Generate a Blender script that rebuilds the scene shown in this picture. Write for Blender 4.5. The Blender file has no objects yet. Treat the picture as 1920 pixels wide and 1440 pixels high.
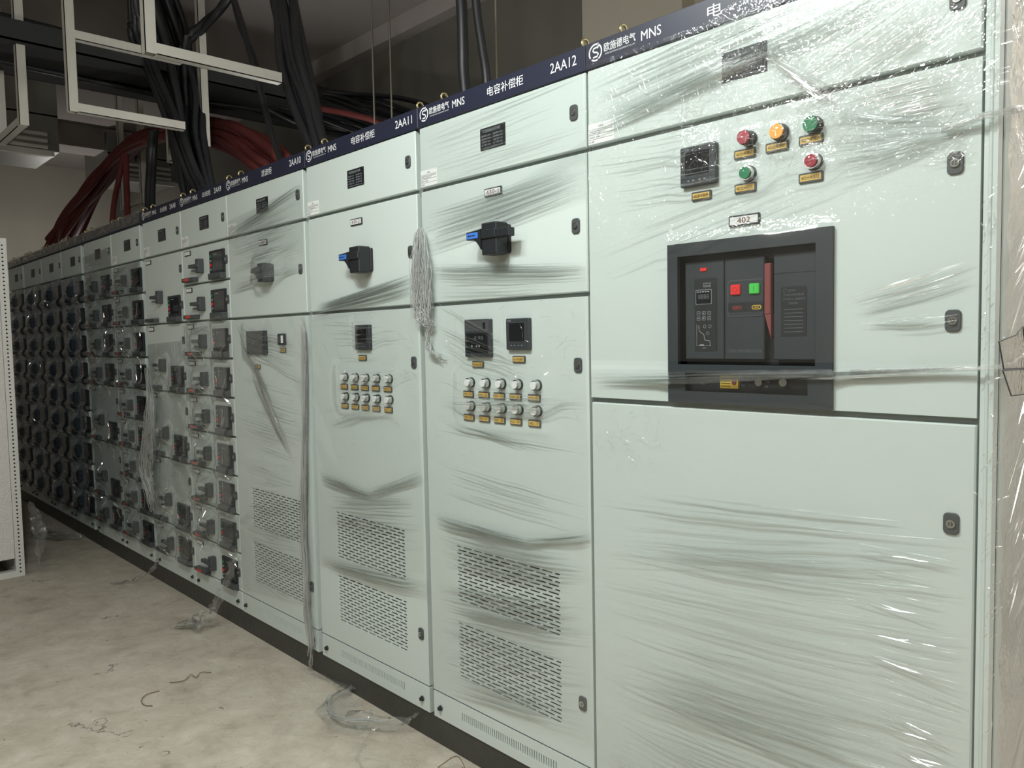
import bpy, math, random
from mathutils import Vector, Matrix
S = bpy.context.scene
C = S.collection
R = random.Random(7)

# ------------------------------------------------------------------ camera
cam_d = bpy.data.cameras.new('camera')
cam_d.sensor_fit = 'HORIZONTAL'; cam_d.sensor_width = 36.0
cam_d.lens = 36.0 * 1450 / 1920
cam_d.clip_start = 0.02
cam = bpy.data.objects.new('camera', cam_d); C.objects.link(cam)
yaw, pit, rol = 0.80667835, -0.06006089, -0.01927652
fw = Vector((-math.sin(yaw)*math.cos(pit), math.cos(yaw)*math.cos(pit), math.sin(pit)))
rt = Vector((math.cos(yaw), math.sin(yaw), 0)); up = rt.cross(fw)
r2 = math.cos(rol)*rt + math.sin(rol)*up
u2 = -math.sin(rol)*rt + math.cos(rol)*up
m3 = Matrix((r2, u2, -fw)).transposed()
cam.matrix_world = Matrix.Translation((0.42428519, -1.67251675, 1.46784619)) @ m3.to_4x4()
S.camera = cam

# ------------------------------------------------------------------ world, lamps, exposure
w = bpy.data.worlds.new('world'); S.world = w; w.use_nodes = True
w.node_tree.nodes['Background'].inputs[0].default_value = (0.75, 0.85, 1.0, 1)
w.node_tree.nodes['Background'].inputs[1].default_value = 0.02
def area(name, loc, target, sx, sy, power, col=(1, 1, 1)):
    l = bpy.data.lights.new(name, 'AREA'); l.shape = 'RECTANGLE'; l.size = sx; l.size_y = sy
    l.energy = power; l.color = col
    o = bpy.data.objects.new(name, l); C.objects.link(o); o.location = loc
    o.rotation_euler = (Vector(target) - Vector(loc)).to_track_quat('-Z', 'Y').to_euler()
    return o
# batten lamps hang below the ceiling: each throws light down and some of it up
def batten(name, x, y, z, down, upw, sx=1.2, sy=.14, col=(.93, 1.0, .97), lean=.35):
    area(name, (x, y, z), (x, y+lean, 0), sx, sy, down, col)
    if upw: area(name+'_upward', (x, y, z+.08), (x, y, 9), sx, sy, upw, col)
batten('ceiling_lamp_aisle', -1.15, -1.55, 3.2, 30, 6)
batten('ceiling_lamp_near', .55, -1.9, 3.25, 20, 6)
batten('ceiling_lamp_end', .75, 1.35, 2.95, 22, 5, sx=.4, sy=1.0, col=(1.0, .95, .93), lean=-.2)
batten('ceiling_lamp_right', 2.6, .4, 3.3, 40, 8, sy=.3, col=(1.0, .97, .95), lean=-.6)
# unseen fill lights, added to brighten the hall where the lamps fall short
def fill_light(name, loc, power, col=(1.0, .97, .93), r=.08):
    l = bpy.data.lights.new(name, 'POINT'); l.energy = power; l.color = col; l.shadow_soft_size = r
    o = bpy.data.objects.new(name, l); C.objects.link(o); o.location = loc
fill_light('bulb_aisle', (-.9, -1.5, 3.0), 42, (.95, 1.0, .97))  # added for sideways light on door edges and the enclosure end
fill_light('bulb_back', (-3.0, -4.8, 3.3), 26)  # added to lift the ceiling and walls
fill_light('bulb_front', (1.0, -4.4, 3.3), 50)
fill_light('bulb_behind_row', (-3.7, .75, 2.36), 11)  # added, hidden behind the cabinets to light the ceiling from below
fill_light('bulb_behind_far', (-10.2, 1.0, 2.33), 20)  # added, hidden behind the cabinets to light the left wall
S.view_settings.view_transform = 'Standard'
S.view_settings.look = 'None'
S.view_settings.exposure = 0.62
S.view_settings.gamma = 1.0
S.view_settings.use_curve_mapping = False
S.cycles.transparent_max_bounces = 24
S.cycles.max_bounces = 6
S.cycles.caustics_reflective = False
S.cycles.caustics_refractive = False

# ------------------------------------------------------------------ materials
def lin(c):
    return tuple(((v/255)/12.92 if v/255 <= .04045 else ((v/255+.055)/1.055)**2.4) for v in c)
def mat(name, rgb, rough=.5, metal=0., spec=.5, emit=None, bump=None, noise=None):
    m = bpy.data.materials.new(name); m.use_nodes = True
    nt = m.node_tree; b = nt.nodes['Principled BSDF']
    col = lin(rgb) + (1,)
    b.inputs['Base Color'].default_value = col
    b.inputs['Roughness'].default_value = rough
    b.inputs['Metallic'].default_value = metal
    b.inputs['Specular IOR Level'].default_value = spec
    if emit:
        b.inputs['Emission Color'].default_value = lin(rgb) + (1,); b.inputs['Emission Strength'].default_value = emit
    tc = nt.nodes.new('ShaderNodeTexCoord')
    n = nt.nodes.new('ShaderNodeTexNoise'); n.inputs['Scale'].default_value = noise[0] if noise else 14
    n.inputs['Detail'].default_value = 6
    nt.links.new(tc.outputs['Object'], n.inputs['Vector'])
    mx = nt.nodes.new('ShaderNodeMix'); mx.data_type = 'RGBA'
    k = noise[1] if noise else .06
    mx.inputs['A'].default_value = tuple(v*(1-k) for v in col[:3]) + (1,)
    mx.inputs['B'].default_value = tuple(min(1, v*(1+k)) for v in col[:3]) + (1,)
    nt.links.new(n.outputs['Fac'], mx.inputs['Factor']); nt.links.new(mx.outputs['Result'], b.inputs['Base Color'])
    if bump:
        n2 = nt.nodes.new('ShaderNodeTexNoise'); n2.inputs['Scale'].default_value = bump[0]; n2.inputs['Detail'].default_value = 5
        nt.links.new(tc.outputs['Object'], n2.inputs['Vector'])
        bp = nt.nodes.new('ShaderNodeBump'); bp.inputs['Strength'].default_value = bump[1]; bp.inputs['Distance'].default_value = .02
        nt.links.new(n2.outputs['Fac'], bp.inputs['Height']); nt.links.new(bp.outputs['Normal'], b.inputs['Normal'])
    return m
M = {}
M['steel'] = mat('cabinet_paint', (200, 210, 206), .42, bump=(260, .02), noise=(3, .02))
M['rail'] = mat('frame_rail_paint', (120, 128, 124), .5)
M['inner'] = mat('cabinet_inside', (40, 42, 42), .8)
M['navy'] = mat('header_navy', (37, 40, 58), .38)
M['white'] = mat('white_lettering', (236, 238, 240), .5)
M['black'] = mat('black_plastic', (34, 37, 40), .42)
M['char'] = mat('charcoal_plastic', (47, 53, 57), .45)
M['dgrey'] = mat('dark_grey_plastic', (70, 74, 76), .5)
M['screen'] = mat('dark_glass', (16, 20, 24), .12)
M['chrome'] = mat('lock_chrome', (200, 202, 200), .22, 1)
M['brass'] = mat('zinc_brass', (178, 166, 124), .35, 1)
M['amber'] = mat('amber_label', (214, 178, 92), .5)
M['ink'] = mat('black_ink', (30, 28, 26), .6)
M['brownink'] = mat('engraved_brown', (96, 44, 36), .6)
M['plate'] = mat('white_plate', (225, 226, 224), .45)
M['paper'] = mat('sticker_paper', (232, 234, 232), .6)
M['plaque'] = mat('black_plaque', (26, 29, 33), .4)
M['silverink'] = mat('silver_ink', (150, 156, 160), .5)
M['dimink'] = mat('dim_grey_ink', (92, 98, 102), .5)
M['red'] = mat('red_lens', (150, 30, 52), .25)
M['redp'] = mat('red_button', (224, 44, 44), .4)
M['orangered'] = mat('red_marker', (206, 66, 48), .45)
M['yellow'] = mat('amber_lens', (240, 160, 52), .25)
M['green'] = mat('green_lens', (22, 118, 78), .25)
M['greenp'] = mat('green_button', (72, 190, 80), .4)
M['darkred'] = mat('dull_red_lever', (122, 62, 60), .5)
M['lampwhite'] = mat('clear_lens', (226, 228, 226), .25)
M['blue'] = mat('blue_sticker', (62, 116, 200), .45)
M['yel'] = mat('yellow_sticker', (226, 190, 70), .5)
M['channel'] = mat('black_channel_steel', (66, 66, 62), .5, .2, bump=(30, .15), noise=(6, .25))
M['galv'] = mat('galvanised_steel', (172, 172, 166), .38, .75, noise=(20, .12))
M['hang'] = mat('hanger_strut_steel', (188, 186, 178), .5, .1, noise=(20, .1))
M['duct'] = mat('duct_sheet', (128, 128, 122), .45, .35, noise=(5, .1))
M['shiny'] = mat('shiny_duct_flange', (225, 225, 220), .2, .6)
M['cableb'] = mat('black_cable_jacket', (30, 32, 35), .42)
M['cabler'] = mat('red_cable_jacket', (104, 52, 50), .75, spec=.2)
M['brown_rod'] = mat('threaded_rod', (120, 116, 104), .5, .5)
M['wall'] = mat('wall_paint', (176, 172, 160), .9, bump=(8, .05), noise=(2, .06))
M['wallbk'] = mat('dark_rear_wall', (104, 102, 94), .9, bump=(8, .05), noise=(2, .06))  # the unlit look of the rear wall is put into its colour
M['wallb'] = mat('beige_wall_paint', (172, 166, 152), .9, bump=(8, .05), noise=(2, .06))
M['ceil'] = mat('ceiling_concrete', (160, 153, 150), .95, bump=(6, .1), noise=(2, .1))
M['foam'] = mat('foam_wrap', (228, 226, 222), .45, .0, bump=(120, .5), noise=(60, .08))
M['post'] = mat('galvanised_post', (222, 222, 218), .35, .1)
M['hole'] = mat('punched_hole', (24, 24, 25), .9)
M['wire'] = mat('scrap_wire', (120, 104, 84), .6)

def floor_mat():
    m = bpy.data.materials.new('concrete_floor'); m.use_nodes = True
    nt = m.node_tree; b = nt.nodes['Principled BSDF']; L = nt.links.new
    tc = nt.nodes.new('ShaderNodeTexCoord')
    def noise(s, d, dist=0, rough=.55):
        n = nt.nodes.new('ShaderNodeTexNoise'); n.inputs['Scale'].default_value = s; n.inputs['Detail'].default_value = d
        n.inputs['Distortion'].default_value = dist; n.inputs['Roughness'].default_value = rough
        L(tc.outputs['Object'], n.inputs['Vector']); return n.outputs['Fac']
    def ramp(f, stops):
        r = nt.nodes.new('ShaderNodeValToRGB'); L(f, r.inputs[0])
        e = r.color_ramp.elements
        while len(e) < len(stops): e.new(.5)
        for q, (p, c) in zip(e, stops): q.position = p; q.color = lin(c) + (1,)
        return r.outputs[0]
    a = ramp(noise(2.6, 8, .9, .62), [(.3, (172, 163, 148)), (.45, (193, 184, 168)), (.56, (201, 193, 178)), (.7, (214, 206, 192))])
    bb = ramp(noise(7, 9, .4, .7), [(.32, (120, 110, 96)), (.47, (176, 166, 150)), (.58, (190, 181, 166)), (.72, (214, 206, 192))])
    mx = nt.nodes.new('ShaderNodeMix'); mx.data_type = 'RGBA'; mx.inputs['Factor'].default_value = .42
    L(a, mx.inputs['A']); L(bb, mx.inputs['B'])
    # dark flecks and fine cracks
    v = nt.nodes.new('ShaderNodeTexVoronoi'); v.feature = 'DISTANCE_TO_EDGE'; v.inputs['Scale'].default_value = 2.3
    wn = nt.nodes.new('ShaderNodeTexNoise'); wn.inputs['Scale'].default_value = 9; wn.inputs['Detail'].default_value = 6
    L(tc.outputs['Object'], wn.inputs['Vector'])
    mv = nt.nodes.new('ShaderNodeMix'); mv.data_type = 'RGBA'; mv.inputs['Factor'].default_value = .22
    L(tc.outputs['Object'], mv.inputs['A']); L(wn.outputs['Color'], mv.inputs['B']); L(mv.outputs['Result'], v.inputs['Vector'])
    cr = nt.nodes.new('ShaderNodeMath'); cr.operation = 'LESS_THAN'; cr.inputs[1].default_value = .006; L(v.outputs['Distance'], cr.inputs[0])
    gate = nt.nodes.new('ShaderNodeMath'); gate.operation = 'GREATER_THAN'; gate.inputs[1].default_value = .58; L(noise(1.7, 3), gate.inputs[0])
    cm = nt.nodes.new('ShaderNodeMath'); cm.operation = 'MULTIPLY'; L(cr.outputs[0], cm.inputs[0]); L(gate.outputs[0], cm.inputs[1])
    fl = nt.nodes.new('ShaderNodeMath'); fl.operation = 'GREATER_THAN'; fl.inputs[1].default_value = .70; L(noise(46, 3), fl.inputs[0])
    mm = nt.nodes.new('ShaderNodeMath'); mm.operation = 'MAXIMUM'; L(cm.outputs[0], mm.inputs[0]); L(fl.outputs[0], mm.inputs[1])
    sc = nt.nodes.new('ShaderNodeMath'); sc.operation = 'MULTIPLY'; sc.inputs[1].default_value = .6; L(mm.outputs[0], sc.inputs[0])
    m2 = nt.nodes.new('ShaderNodeMix'); m2.data_type = 'RGBA'; L(sc.outputs[0], m2.inputs['Factor'])
    L(mx.outputs['Result'], m2.inputs['A']); m2.inputs['B'].default_value = lin((70, 62, 54)) + (1,)
    L(m2.outputs['Result'], b.inputs['Base Color']); b.inputs['Roughness'].default_value = .78
    bp = nt.nodes.new('ShaderNodeBump'); bp.inputs['Strength'].default_value = .6; bp.inputs['Distance'].default_value = .02
    L(noise(11, 8, .6, .7), bp.inputs['Height']); L(bp.outputs['Normal'], b.inputs['Normal'])
    return m
M['floor'] = floor_mat()

def film_mat(name, ior=1.55, rough=.09, tint=(.985, .99, .987), haze=.03, bumps=(), gloss_gain=1.0, crease=None):
    """clear stretch film: mostly transparent, mirror-like sheen broken by fine stretch wrinkles"""
    m = bpy.data.materials.new(name); m.use_nodes = True
    nt = m.node_tree; nt.nodes.clear(); L = nt.links.new
    out = nt.nodes.new('ShaderNodeOutputMaterial')
    tr = nt.nodes.new('ShaderNodeBsdfTransparent'); tr.inputs[0].default_value = tint + (1,)
    gl = nt.nodes.new('ShaderNodeBsdfGlossy'); gl.inputs['Roughness'].default_value = rough
    gl.inputs['Color'].default_value = (1, 1, 1, 1)
    df = nt.nodes.new('ShaderNodeBsdfTranslucent'); df.inputs[0].default_value = (.8, .82, .81, 1)
    d2 = nt.nodes.new('ShaderNodeBsdfDiffuse'); d2.inputs[0].default_value = (.8, .82, .81, 1)
    dm = nt.nodes.new('ShaderNodeMixShader'); dm.inputs[0].default_value = .6; L(df.outputs[0], dm.inputs[1]); L(d2.outputs[0], dm.inputs[2])
    # reflectance of a thin sheet, the same from both sides
    ge = nt.nodes.new('ShaderNodeNewGeometry'); dt = nt.nodes.new('ShaderNodeVectorMath'); dt.operation = 'DOT_PRODUCT'
    L(ge.outputs['Incoming'], dt.inputs[0]); L(ge.outputs['Normal'], dt.inputs[1])
    def mth(op, a, b=None):
        n = nt.nodes.new('ShaderNodeMath'); n.operation = op; n.use_clamp = op in ('SUBTRACT', 'MULTIPLY_ADD')
        L(a, n.inputs[0]) if not isinstance(a, (int, float)) else setattr(n.inputs[0], 'default_value', a)
        if b is not None: L(b, n.inputs[1]) if not isinstance(b, (int, float)) else setattr(n.inputs[1], 'default_value', b)
        return n
    f0 = 2*((ior-1)/(ior+1))**2*gloss_gain
    p5 = mth('POWER', mth('SUBTRACT', 1.0, mth('ABSOLUTE', dt.outputs['Value']).outputs[0]).outputs[0], 5.0)
    g = mth('MULTIPLY_ADD', p5.outputs[0], 1-f0); g.inputs[2].default_value = f0
    tc = nt.nodes.new('ShaderNodeTexCoord')
    nrm = None
    for (rot, scale, strength, dist) in bumps:
        mp = nt.nodes.new('ShaderNodeMapping'); mp.inputs['Rotation'].default_value = rot; mp.inputs['Scale'].default_value = scale
        L(tc.outputs['Object'], mp.inputs[0])
        n = nt.nodes.new('ShaderNodeTexNoise'); n.inputs['Scale'].default_value = 1; n.inputs['Detail'].default_value = 3
        n.inputs['Distortion'].default_value = .4
        L(mp.outputs[0], n.inputs[0])
        bp = nt.nodes.new('ShaderNodeBump'); bp.inputs['Strength'].default_value = strength; bp.inputs['Distance'].default_value = dist
        L(n.outputs['Fac'], bp.inputs['Height'])
        if nrm: L(nrm, bp.inputs['Normal'])
        nrm = bp.outputs[0]
    if crease:
        v = nt.nodes.new('ShaderNodeTexVoronoi'); v.feature = 'DISTANCE_TO_EDGE'; v.inputs['Scale'].default_value = crease[0]
        n = nt.nodes.new('ShaderNodeTexNoise'); n.inputs['Scale'].default_value = crease[0]*.6; n.inputs['Detail'].default_value = 3
        L(tc.outputs['Object'], n.inputs[0])
        mv = nt.nodes.new('ShaderNodeMix'); mv.data_type = 'RGBA'; mv.inputs['Factor'].default_value = .25
        L(tc.outputs['Object'], mv.inputs['A']); L(n.outputs['Color'], mv.inputs['B']); L(mv.outputs['Result'], v.inputs['Vector'])
        bp = nt.nodes.new('ShaderNodeBump'); bp.inputs['Strength'].default_value = crease[1]; bp.inputs['Distance'].default_value = .01
        L(v.outputs['Distance'], bp.inputs['Height'])
        if nrm: L(nrm, bp.inputs['Normal'])
        nrm = bp.outputs[0]
    if nrm:
        L(nrm, gl.inputs['Normal']); L(nrm, dt.inputs[1])
    m1 = nt.nodes.new('ShaderNodeMixShader'); m1.inputs[0].default_value = haze
    L(tr.outputs[0], m1.inputs[1]); L(dm.outputs[0], m1.inputs[2])
    m2 = nt.nodes.new('ShaderNodeMixShader'); L(g.outputs[0], m2.inputs[0]); L(m1.outputs[0], m2.inputs[1]); L(gl.outputs[0], m2.inputs[2])
    L(m2.outputs[0], out.inputs[0])
    return m
rad = math.radians
M['film'] = film_mat('stretch_film', rough=.07, haze=.012, gloss_gain=.7, bumps=(((0, rad(-6), 0), (3, 1, 60), .10, .004),))
M['filmup'] = film_mat('stretch_film_crinkled', rough=.045, haze=.015, gloss_gain=.7, bumps=(((0, rad(24), 0), (3, 1, 90), .14, .004),), crease=(30, .22))
M['filmside'] = film_mat('stretch_film_corner', rough=.05, haze=.05, tint=(.94, .93, .925), gloss_gain=1.3, bumps=(((rad(30), 0, 0), (1, 4, 40), .35, .006),), crease=(22, .35))
M['fold'] = film_mat('stretch_film_folds', rough=.10, tint=(.93, .94, .935), haze=.03, gloss_gain=2.0)
M['glint'] = film_mat('stretch_film_sharp_creases', rough=.16, tint=(.97, .975, .97), haze=.12, gloss_gain=3.5)
M['strand'] = film_mat('stretch_film_strands', rough=.25, tint=(.97, .975, .97), haze=.62, gloss_gain=.7)
M['bunch'] = film_mat('stretch_film_bunched', rough=.09, tint=(.97, .975, .97), haze=.11, gloss_gain=.9, crease=(40, .25))
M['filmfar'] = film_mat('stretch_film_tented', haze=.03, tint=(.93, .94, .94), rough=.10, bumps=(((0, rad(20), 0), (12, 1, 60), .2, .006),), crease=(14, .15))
M['filmmid'] = film_mat('stretch_film_doubled', haze=.02, tint=(.80, .82, .83), rough=.12, gloss_gain=.9, bumps=(((0, rad(20), 0), (12, 1, 60), .2, .006),), crease=(14, .12))  # film with a somewhat darker tint
M['filmdark'] = film_mat('stretch_film_bluish_layers', haze=.006, tint=(.60, .66, .73), rough=.12, gloss_gain=.8, bumps=(((0, rad(20), 0), (12, 1, 60), .2, .006),))  # film with a much darker, bluish tint for the far-left cabinets

# ------------------------------------------------------------------ mesh builder
class MB:
    def __init__(s): s.v = []; s.f = []; s.m = []; s.sm = []; s.mats = []
    def mi(s, k):
        if k not in s.mats: s.mats.append(k)
        return s.mats.index(k)
    def add(s, vs, fs, k, smooth=False):
        o = len(s.v); i = s.mi(k); s.v += [tuple(p) for p in vs]
        for f in fs: s.f.append([o+j for j in f]); s.m.append(i); s.sm.append(smooth)
    def box(s, x0, x1, y0, y1, z0, z1, k):
        vs = [(x, y, z) for x in (x0, x1) for y in (y0, y1) for z in (z0, z1)]
        s.add(vs, [(0, 1, 3, 2), (4, 6, 7, 5), (0, 4, 5, 1), (2, 3, 7, 6), (0, 2, 6, 4), (1, 5, 7, 3)], k); return s
    def plate(s, x0, x1, z0, z1, yf, yb, k, r=.0, ch=.0, n=4):
        """rounded rectangle standing in the xz plane, front at yf (small y), chamfered front edge"""
        def ring(i, y):
            a0, a1, b0, b1 = x0+i, x1-i, z0+i, z1-i; q = max(r-i, 0)
            if r <= 0: return [(a0, y, b0), (a1, y, b0), (a1, y, b1), (a0, y, b1)]
            p = []
            for cx, cz, st in ((a1-q, b0+q, -90), (a1-q, b1-q, 0), (a0+q, b1-q, 90), (a0+q, b0+q, 180)):
                for j in range(n+1):
                    t = rad(st + 90*j/n); p.append((cx+q*math.cos(t), y, cz+q*math.sin(t)))
            return p
        rings = [ring(0, yb), ring(0, yf+ch)] + ([ring(ch, yf)] if ch > 0 else [])
        N = len(rings[0]); vs = sum(rings, []); fs = []
        for a in range(len(rings)-1):
            for j in range(N): fs.append((a*N+j, a*N+(j+1) % N, (a+1)*N+(j+1) % N, (a+1)*N+j))
        fs.append([(len(rings)-1)*N+j for j in range(N)]); fs.append([N-1-j for j in range(N)])
        s.add(vs, fs, k); return s
    def cyl(s, c, r, y0, y1, k, n=20, r1=None, axis='y', smooth=True):
        r1 = r if r1 is None else r1; vs = []
        for rr, y in ((r, y0), (r1, y1)):
            for j in range(n):
                t = 2*math.pi*j/n; a, b = rr*math.cos(t), rr*math.sin(t)
                vs.append({'y': (c[0]+a, y, c[1]+b), 'z': (c[0]+a, c[1]+b, y), 'x': (y, c[0]+a, c[1]+b)}[axis])
        s.add(vs, [(j, (j+1) % n, n+(j+1) % n, n+j) for j in range(n)], k, smooth)
        s.add(vs[:n], [list(range(n))[::-1]], k); s.add(vs[n:], [list(range(n))], k); return s
    def tube(s, pts, r, k, n=8, taper=None):
        P = [Vector(p) for p in pts]; vs = []; ref = Vector((0, 0, 1))
        for i, p in enumerate(P):
            t = (P[min(i+1, len(P)-1)]-P[max(i-1, 0)]).normalized()
            a = t.cross(Vector((.3, 1, .1)) if abs(t.z) > .8 else ref).normalized(); b = t.cross(a)
            q = r*(taper(i/(len(P)-1)) if taper else 1)
            for j in range(n):
                u = 2*math.pi*j/n; vs.append(p+a*q*math.cos(u)+b*q*math.sin(u))
        fs = [(i*n+j, i*n+(j+1) % n, (i+1)*n+(j+1) % n, (i+1)*n+j) for i in range(len(P)-1) for j in range(n)]
        s.add(vs, fs, k, True); s.add(vs[:n], [range(n)], k); s.add(vs[-n:], [range(n)], k); return s
    def torus(s, c, R_, r, k, a0=0, a1=360, n=24, plane='yz'):
        pts = []
        for j in range(n+1):
            t = rad(a0+(a1-a0)*j/n); a, b = R_*math.cos(t), R_*math.sin(t)
            pts.append((c[0]+a, c[1], c[2]+b) if plane == 'xz' else (c[0], c[1]+a, c[2]+b))
        return s.tube(pts, r, k, 8)
    def text(s, t, x0, x1, z0, z1, y, k):
        vs, fs = glyphs(t)
        s.add([(x0+(x1-x0)*a, y, z0+(z1-z0)*b) for a, b in vs], fs, k); return s
    def poly(s, pts, y, k):
        s.add([(a, y, b) for a, b in pts], [range(len(pts))], k); return s
    def build(s, name, parent=None, loc=(0, 0, 0), label=None):
        me = bpy.data.meshes.new(name); me.from_pydata(s.v, [], [list(f) for f in s.f])
        for k in s.mats: me.materials.append(M[k])
        me.polygons.foreach_set('material_index', s.m); me.polygons.foreach_set('use_smooth', s.sm)
        me.update()
        return place(name, me, parent, loc, label)
def place(name, me, parent=None, loc=(0, 0, 0), label=None):
    o = bpy.data.objects.new(name, me); C.objects.link(o)
    if parent: o.parent = parent
    o.location = loc
    if label: o['label'] = label
    return o
def thing(name, label, cat, loc=(0, 0, 0), group=None):
    o = bpy.data.objects.new(name, None); C.objects.link(o); o.location = loc; o.empty_display_size = .1
    return tag(o, label, cat, group)
def tag(o, label, cat, group=None, kind=None):
    o['label'] = label; o['category'] = cat
    if group: o['group'] = group
    if kind: o['kind'] = kind
    return o
def struct(o): o['kind'] = 'structure'; return o

_g = {}
def glyphs(t):
    if t not in _g:
        cu = bpy.data.curves.new('lettering', 'FONT'); cu.body = t; cu.resolution_u = 3
        ob = bpy.data.objects.new('lettering', cu); C.objects.link(ob)
        dg = bpy.context.evaluated_depsgraph_get(); dg.update()
        me = bpy.data.meshes.new_from_object(ob.evaluated_get(dg))
        vs = [(v.co.x, v.co.y) for v in me.vertices]; fs = [list(p.vertices) for p in me.polygons]
        bpy.data.objects.remove(ob); bpy.data.curves.remove(cu); bpy.data.meshes.remove(me)
        ax = min(a for a, b in vs); bx = max(a for a, b in vs); az = min(b for a, b in vs); bz = max(b for a, b in vs)
        _g[t] = ([((a-ax)/(bx-ax+1e-9), (b-az)/(bz-az+1e-9)) for a, b in vs], fs)
    return _g[t]

# ------------------------------------------------------------------ room
ZC = 4.0
XL, XR, YF, YB = -12.0, 5.0, -6.0, 2.14

struct(MB().box(XL, XR, YF, YB, -.1, 0, 'floor').build('floor'))
struct(MB().box(XL-.2, XR, YF, YB, ZC, ZC+.1, 'ceil').build('ceiling'))
struct(MB().box(XL-.2, XL, YF, YB, 0, ZC, 'wall').build('wall_left'))
struct(MB().box(XR, XR+.2, YF, YB, 0, ZC, 'wall').build('wall_right'))
struct(MB().box(XL, -2.02, YB, YB+.2, 0, ZC, 'wallbk').build('wall_back'))
struct(MB().box(XL, XR, YF-.2, YF, 0, ZC, 'wall').build('wall_front'))
struct(MB().box(-2.73, -2.02, 2.0, 2.139, 0, ZC, 'wallb').build('trim_1'))           # concrete column
struct(MB().box(-2.02, XR, 2.12, 2.3, 0, ZC, 'wallb').build('trim_2'))            # partition right of the column
struct(MB().box(XL, -2.735, 2.03, 2.139, 3.86, ZC, 'ceil').build('trim_3'))             # beam along the row
struct(MB().box(-9.9, -9.5, YF, 2.06, 3.75, ZC, 'ceil').build('trim_4'))           # cross beam

# ------------------------------------------------------------------ shared small parts
def shared(mb):
    o = mb.build('proto'); me = o.data; bpy.data.objects.remove(o); return me
lock_me = shared(MB().plate(-.0145, .0145, -.0215, .0215, -.005, 0, 'dgrey', .009, .0015)
                 .cyl((0, 0), .0085, -.008, -.004, 'chrome').cyl((0, 0), .005, -.0085, -.006, 'dgrey', 12).box(-.001, .001, -.009, -.006, -.006, .006, 'chrome'))
bolt_me = shared(MB().cyl((0, 0), .010, -.004, 0, 'dgrey').cyl((0, 0), .0075, -.012, -.004, 'black', 6, smooth=False))
eye_me = shared(MB().torus((0, 0, .021), .0135, .0038, 'brass').cyl((0, 0), .012, -.002, .006, 'brass', axis='z').cyl((0, 0), .006, .004, .012, 'brass', axis='z'))
pq = MB().plate(-.0575, .0575, -.034, .034, -.002, 0, 'plaque', .001)
for sx in (-1, 1):
    for sz in (-1, 1): pq.cyl((sx*.0535, sz*.030), .002, -.004, -.002, 'chrome', 10)
pq.torus((-.041, -.0024, .0235), .0034, .0007, 'silverink', n=12, plane='xz')
pq.text('低压抽出式开关柜', -.034, .036, .0185, .0285, -.0024, 'silverink')
for q, (a, b) in enumerate((('额定电压: 400V', '额定频率: 50HZ'), ('额定电流: 2500A', '防护等级: IP40'), ('分断能力: 80KA', 'GB7251.12'), ('出厂编号: 0521', '出厂日期: 2023'))):
    z = .0095 - q*.0095
    pq.text(a, -.05, -.008, z-.003, z+.003, -.0024, 'silverink'); pq.text(b, .004, .046, z-.003, z+.003, -.0024, 'silverink')
pq.text('ELECTRICAL EQUIPMENT CO.,LTD', -.044, .046, -.031, -.0265, -.0024, 'silverink')
plaque_me = shared(pq)
st = MB().plate(-.045, .045, -.0275, .0275, -.0006, 0, 'paper')
for z in (.0115, -.003, -.0155): st.box(-.044, .044, -.0009, -.0005, z-.0004, z+.0004, 'ink')
st.text('合格证', -.009, .009, .0155, .0215, -.0009, 'dimink').text('检验员: 合格', -.042, -.005, -.012, -.007, -.0009, 'dimink')
st.text('产品名称 低压抽出式开关柜 型号规格', -.042, .04, .0045, .0088, -.0009, 'dimink').text('出厂检验合格准予出厂', -.042, .018, -.0012, .003, -.0009, 'dimink').text('日期:', -.042, -.022, -.0245, -.019, -.0009, 'dimink')
sticker_me = shared(st)
def label_plate(txt, w=.055, h=.022):
    b = MB().plate(-w/2, w/2, -h/2, h/2, -.005, 0, 'dgrey', .003, .0012)
    b.plate(-w/2+.004, w/2-.004, -h/2+.0042, h/2-.0042, -.0056, -.004, 'amber')
    b.text(txt, -w/2+.007, w/2-.007, -h/2+.0065, h/2-.0065, -.006, 'ink'); return shared(b)
def number_plate(txt, w=.08, h=.026):
    b = MB().plate(-w/2, w/2, -h/2, h/2, -.005, 0, 'char', .003, .0012)
    b.plate(-w/2+.004, w/2-.004, -h/2+.004, h/2-.004, -.0056, -.004, 'plate')
    if txt:
        k = .42 if len(txt) < 5 else .72
        b.text(txt, -w*k/2, w*k/2, -h/2+.0065, h/2-.0065, -.006, 'brownink')
    return shared(b)
def button(k, ringk='chrome', h=.026, r=.0155):
    b = MB().cyl((0, 0), r+.003, -.006, 0, 'black', 24).cyl((0, 0), r+.0015, -h*.8, -.006, ringk, 24)
    b.cyl((0, 0), r-.0015, -h*.8, -h*.8+.0001, k, 24).cyl((0, 0), r*.98, -h, -h*.78, k, 24, r1=r*.98) if h > .024 else b.cyl((0, 0), r-.002, -h, -h*.7, k, 24)
    return shared(b)
def meter(sq=.1, hh=.097, logo='ACDISS'):
    b = MB().plate(-sq/2, sq/2, -hh/2, hh/2, -.014, 0, 'char', .004, .002)
    b.plate(-sq*.36, sq*.34, -hh*.24, hh*.36, -.0145, -.013, 'dimink').plate(-sq*.352, sq*.332, -hh*.233, hh*.353, -.0148, -.013, 'screen')
    b.text(logo, -sq*.46, -sq*.25, hh*.40, hh*.455, -.0143, 'silverink')
    for q in range(4):
        a = -sq*.3 + q*sq*.16
        b.poly([(a, -hh*.34), (a+.006, -hh*.36), (a, -hh*.38)] if q % 2 else [(a+.006, -hh*.34), (a, -hh*.36), (a+.006, -hh*.38)], -.0143, 'silverink')
    return shared(b)
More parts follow.
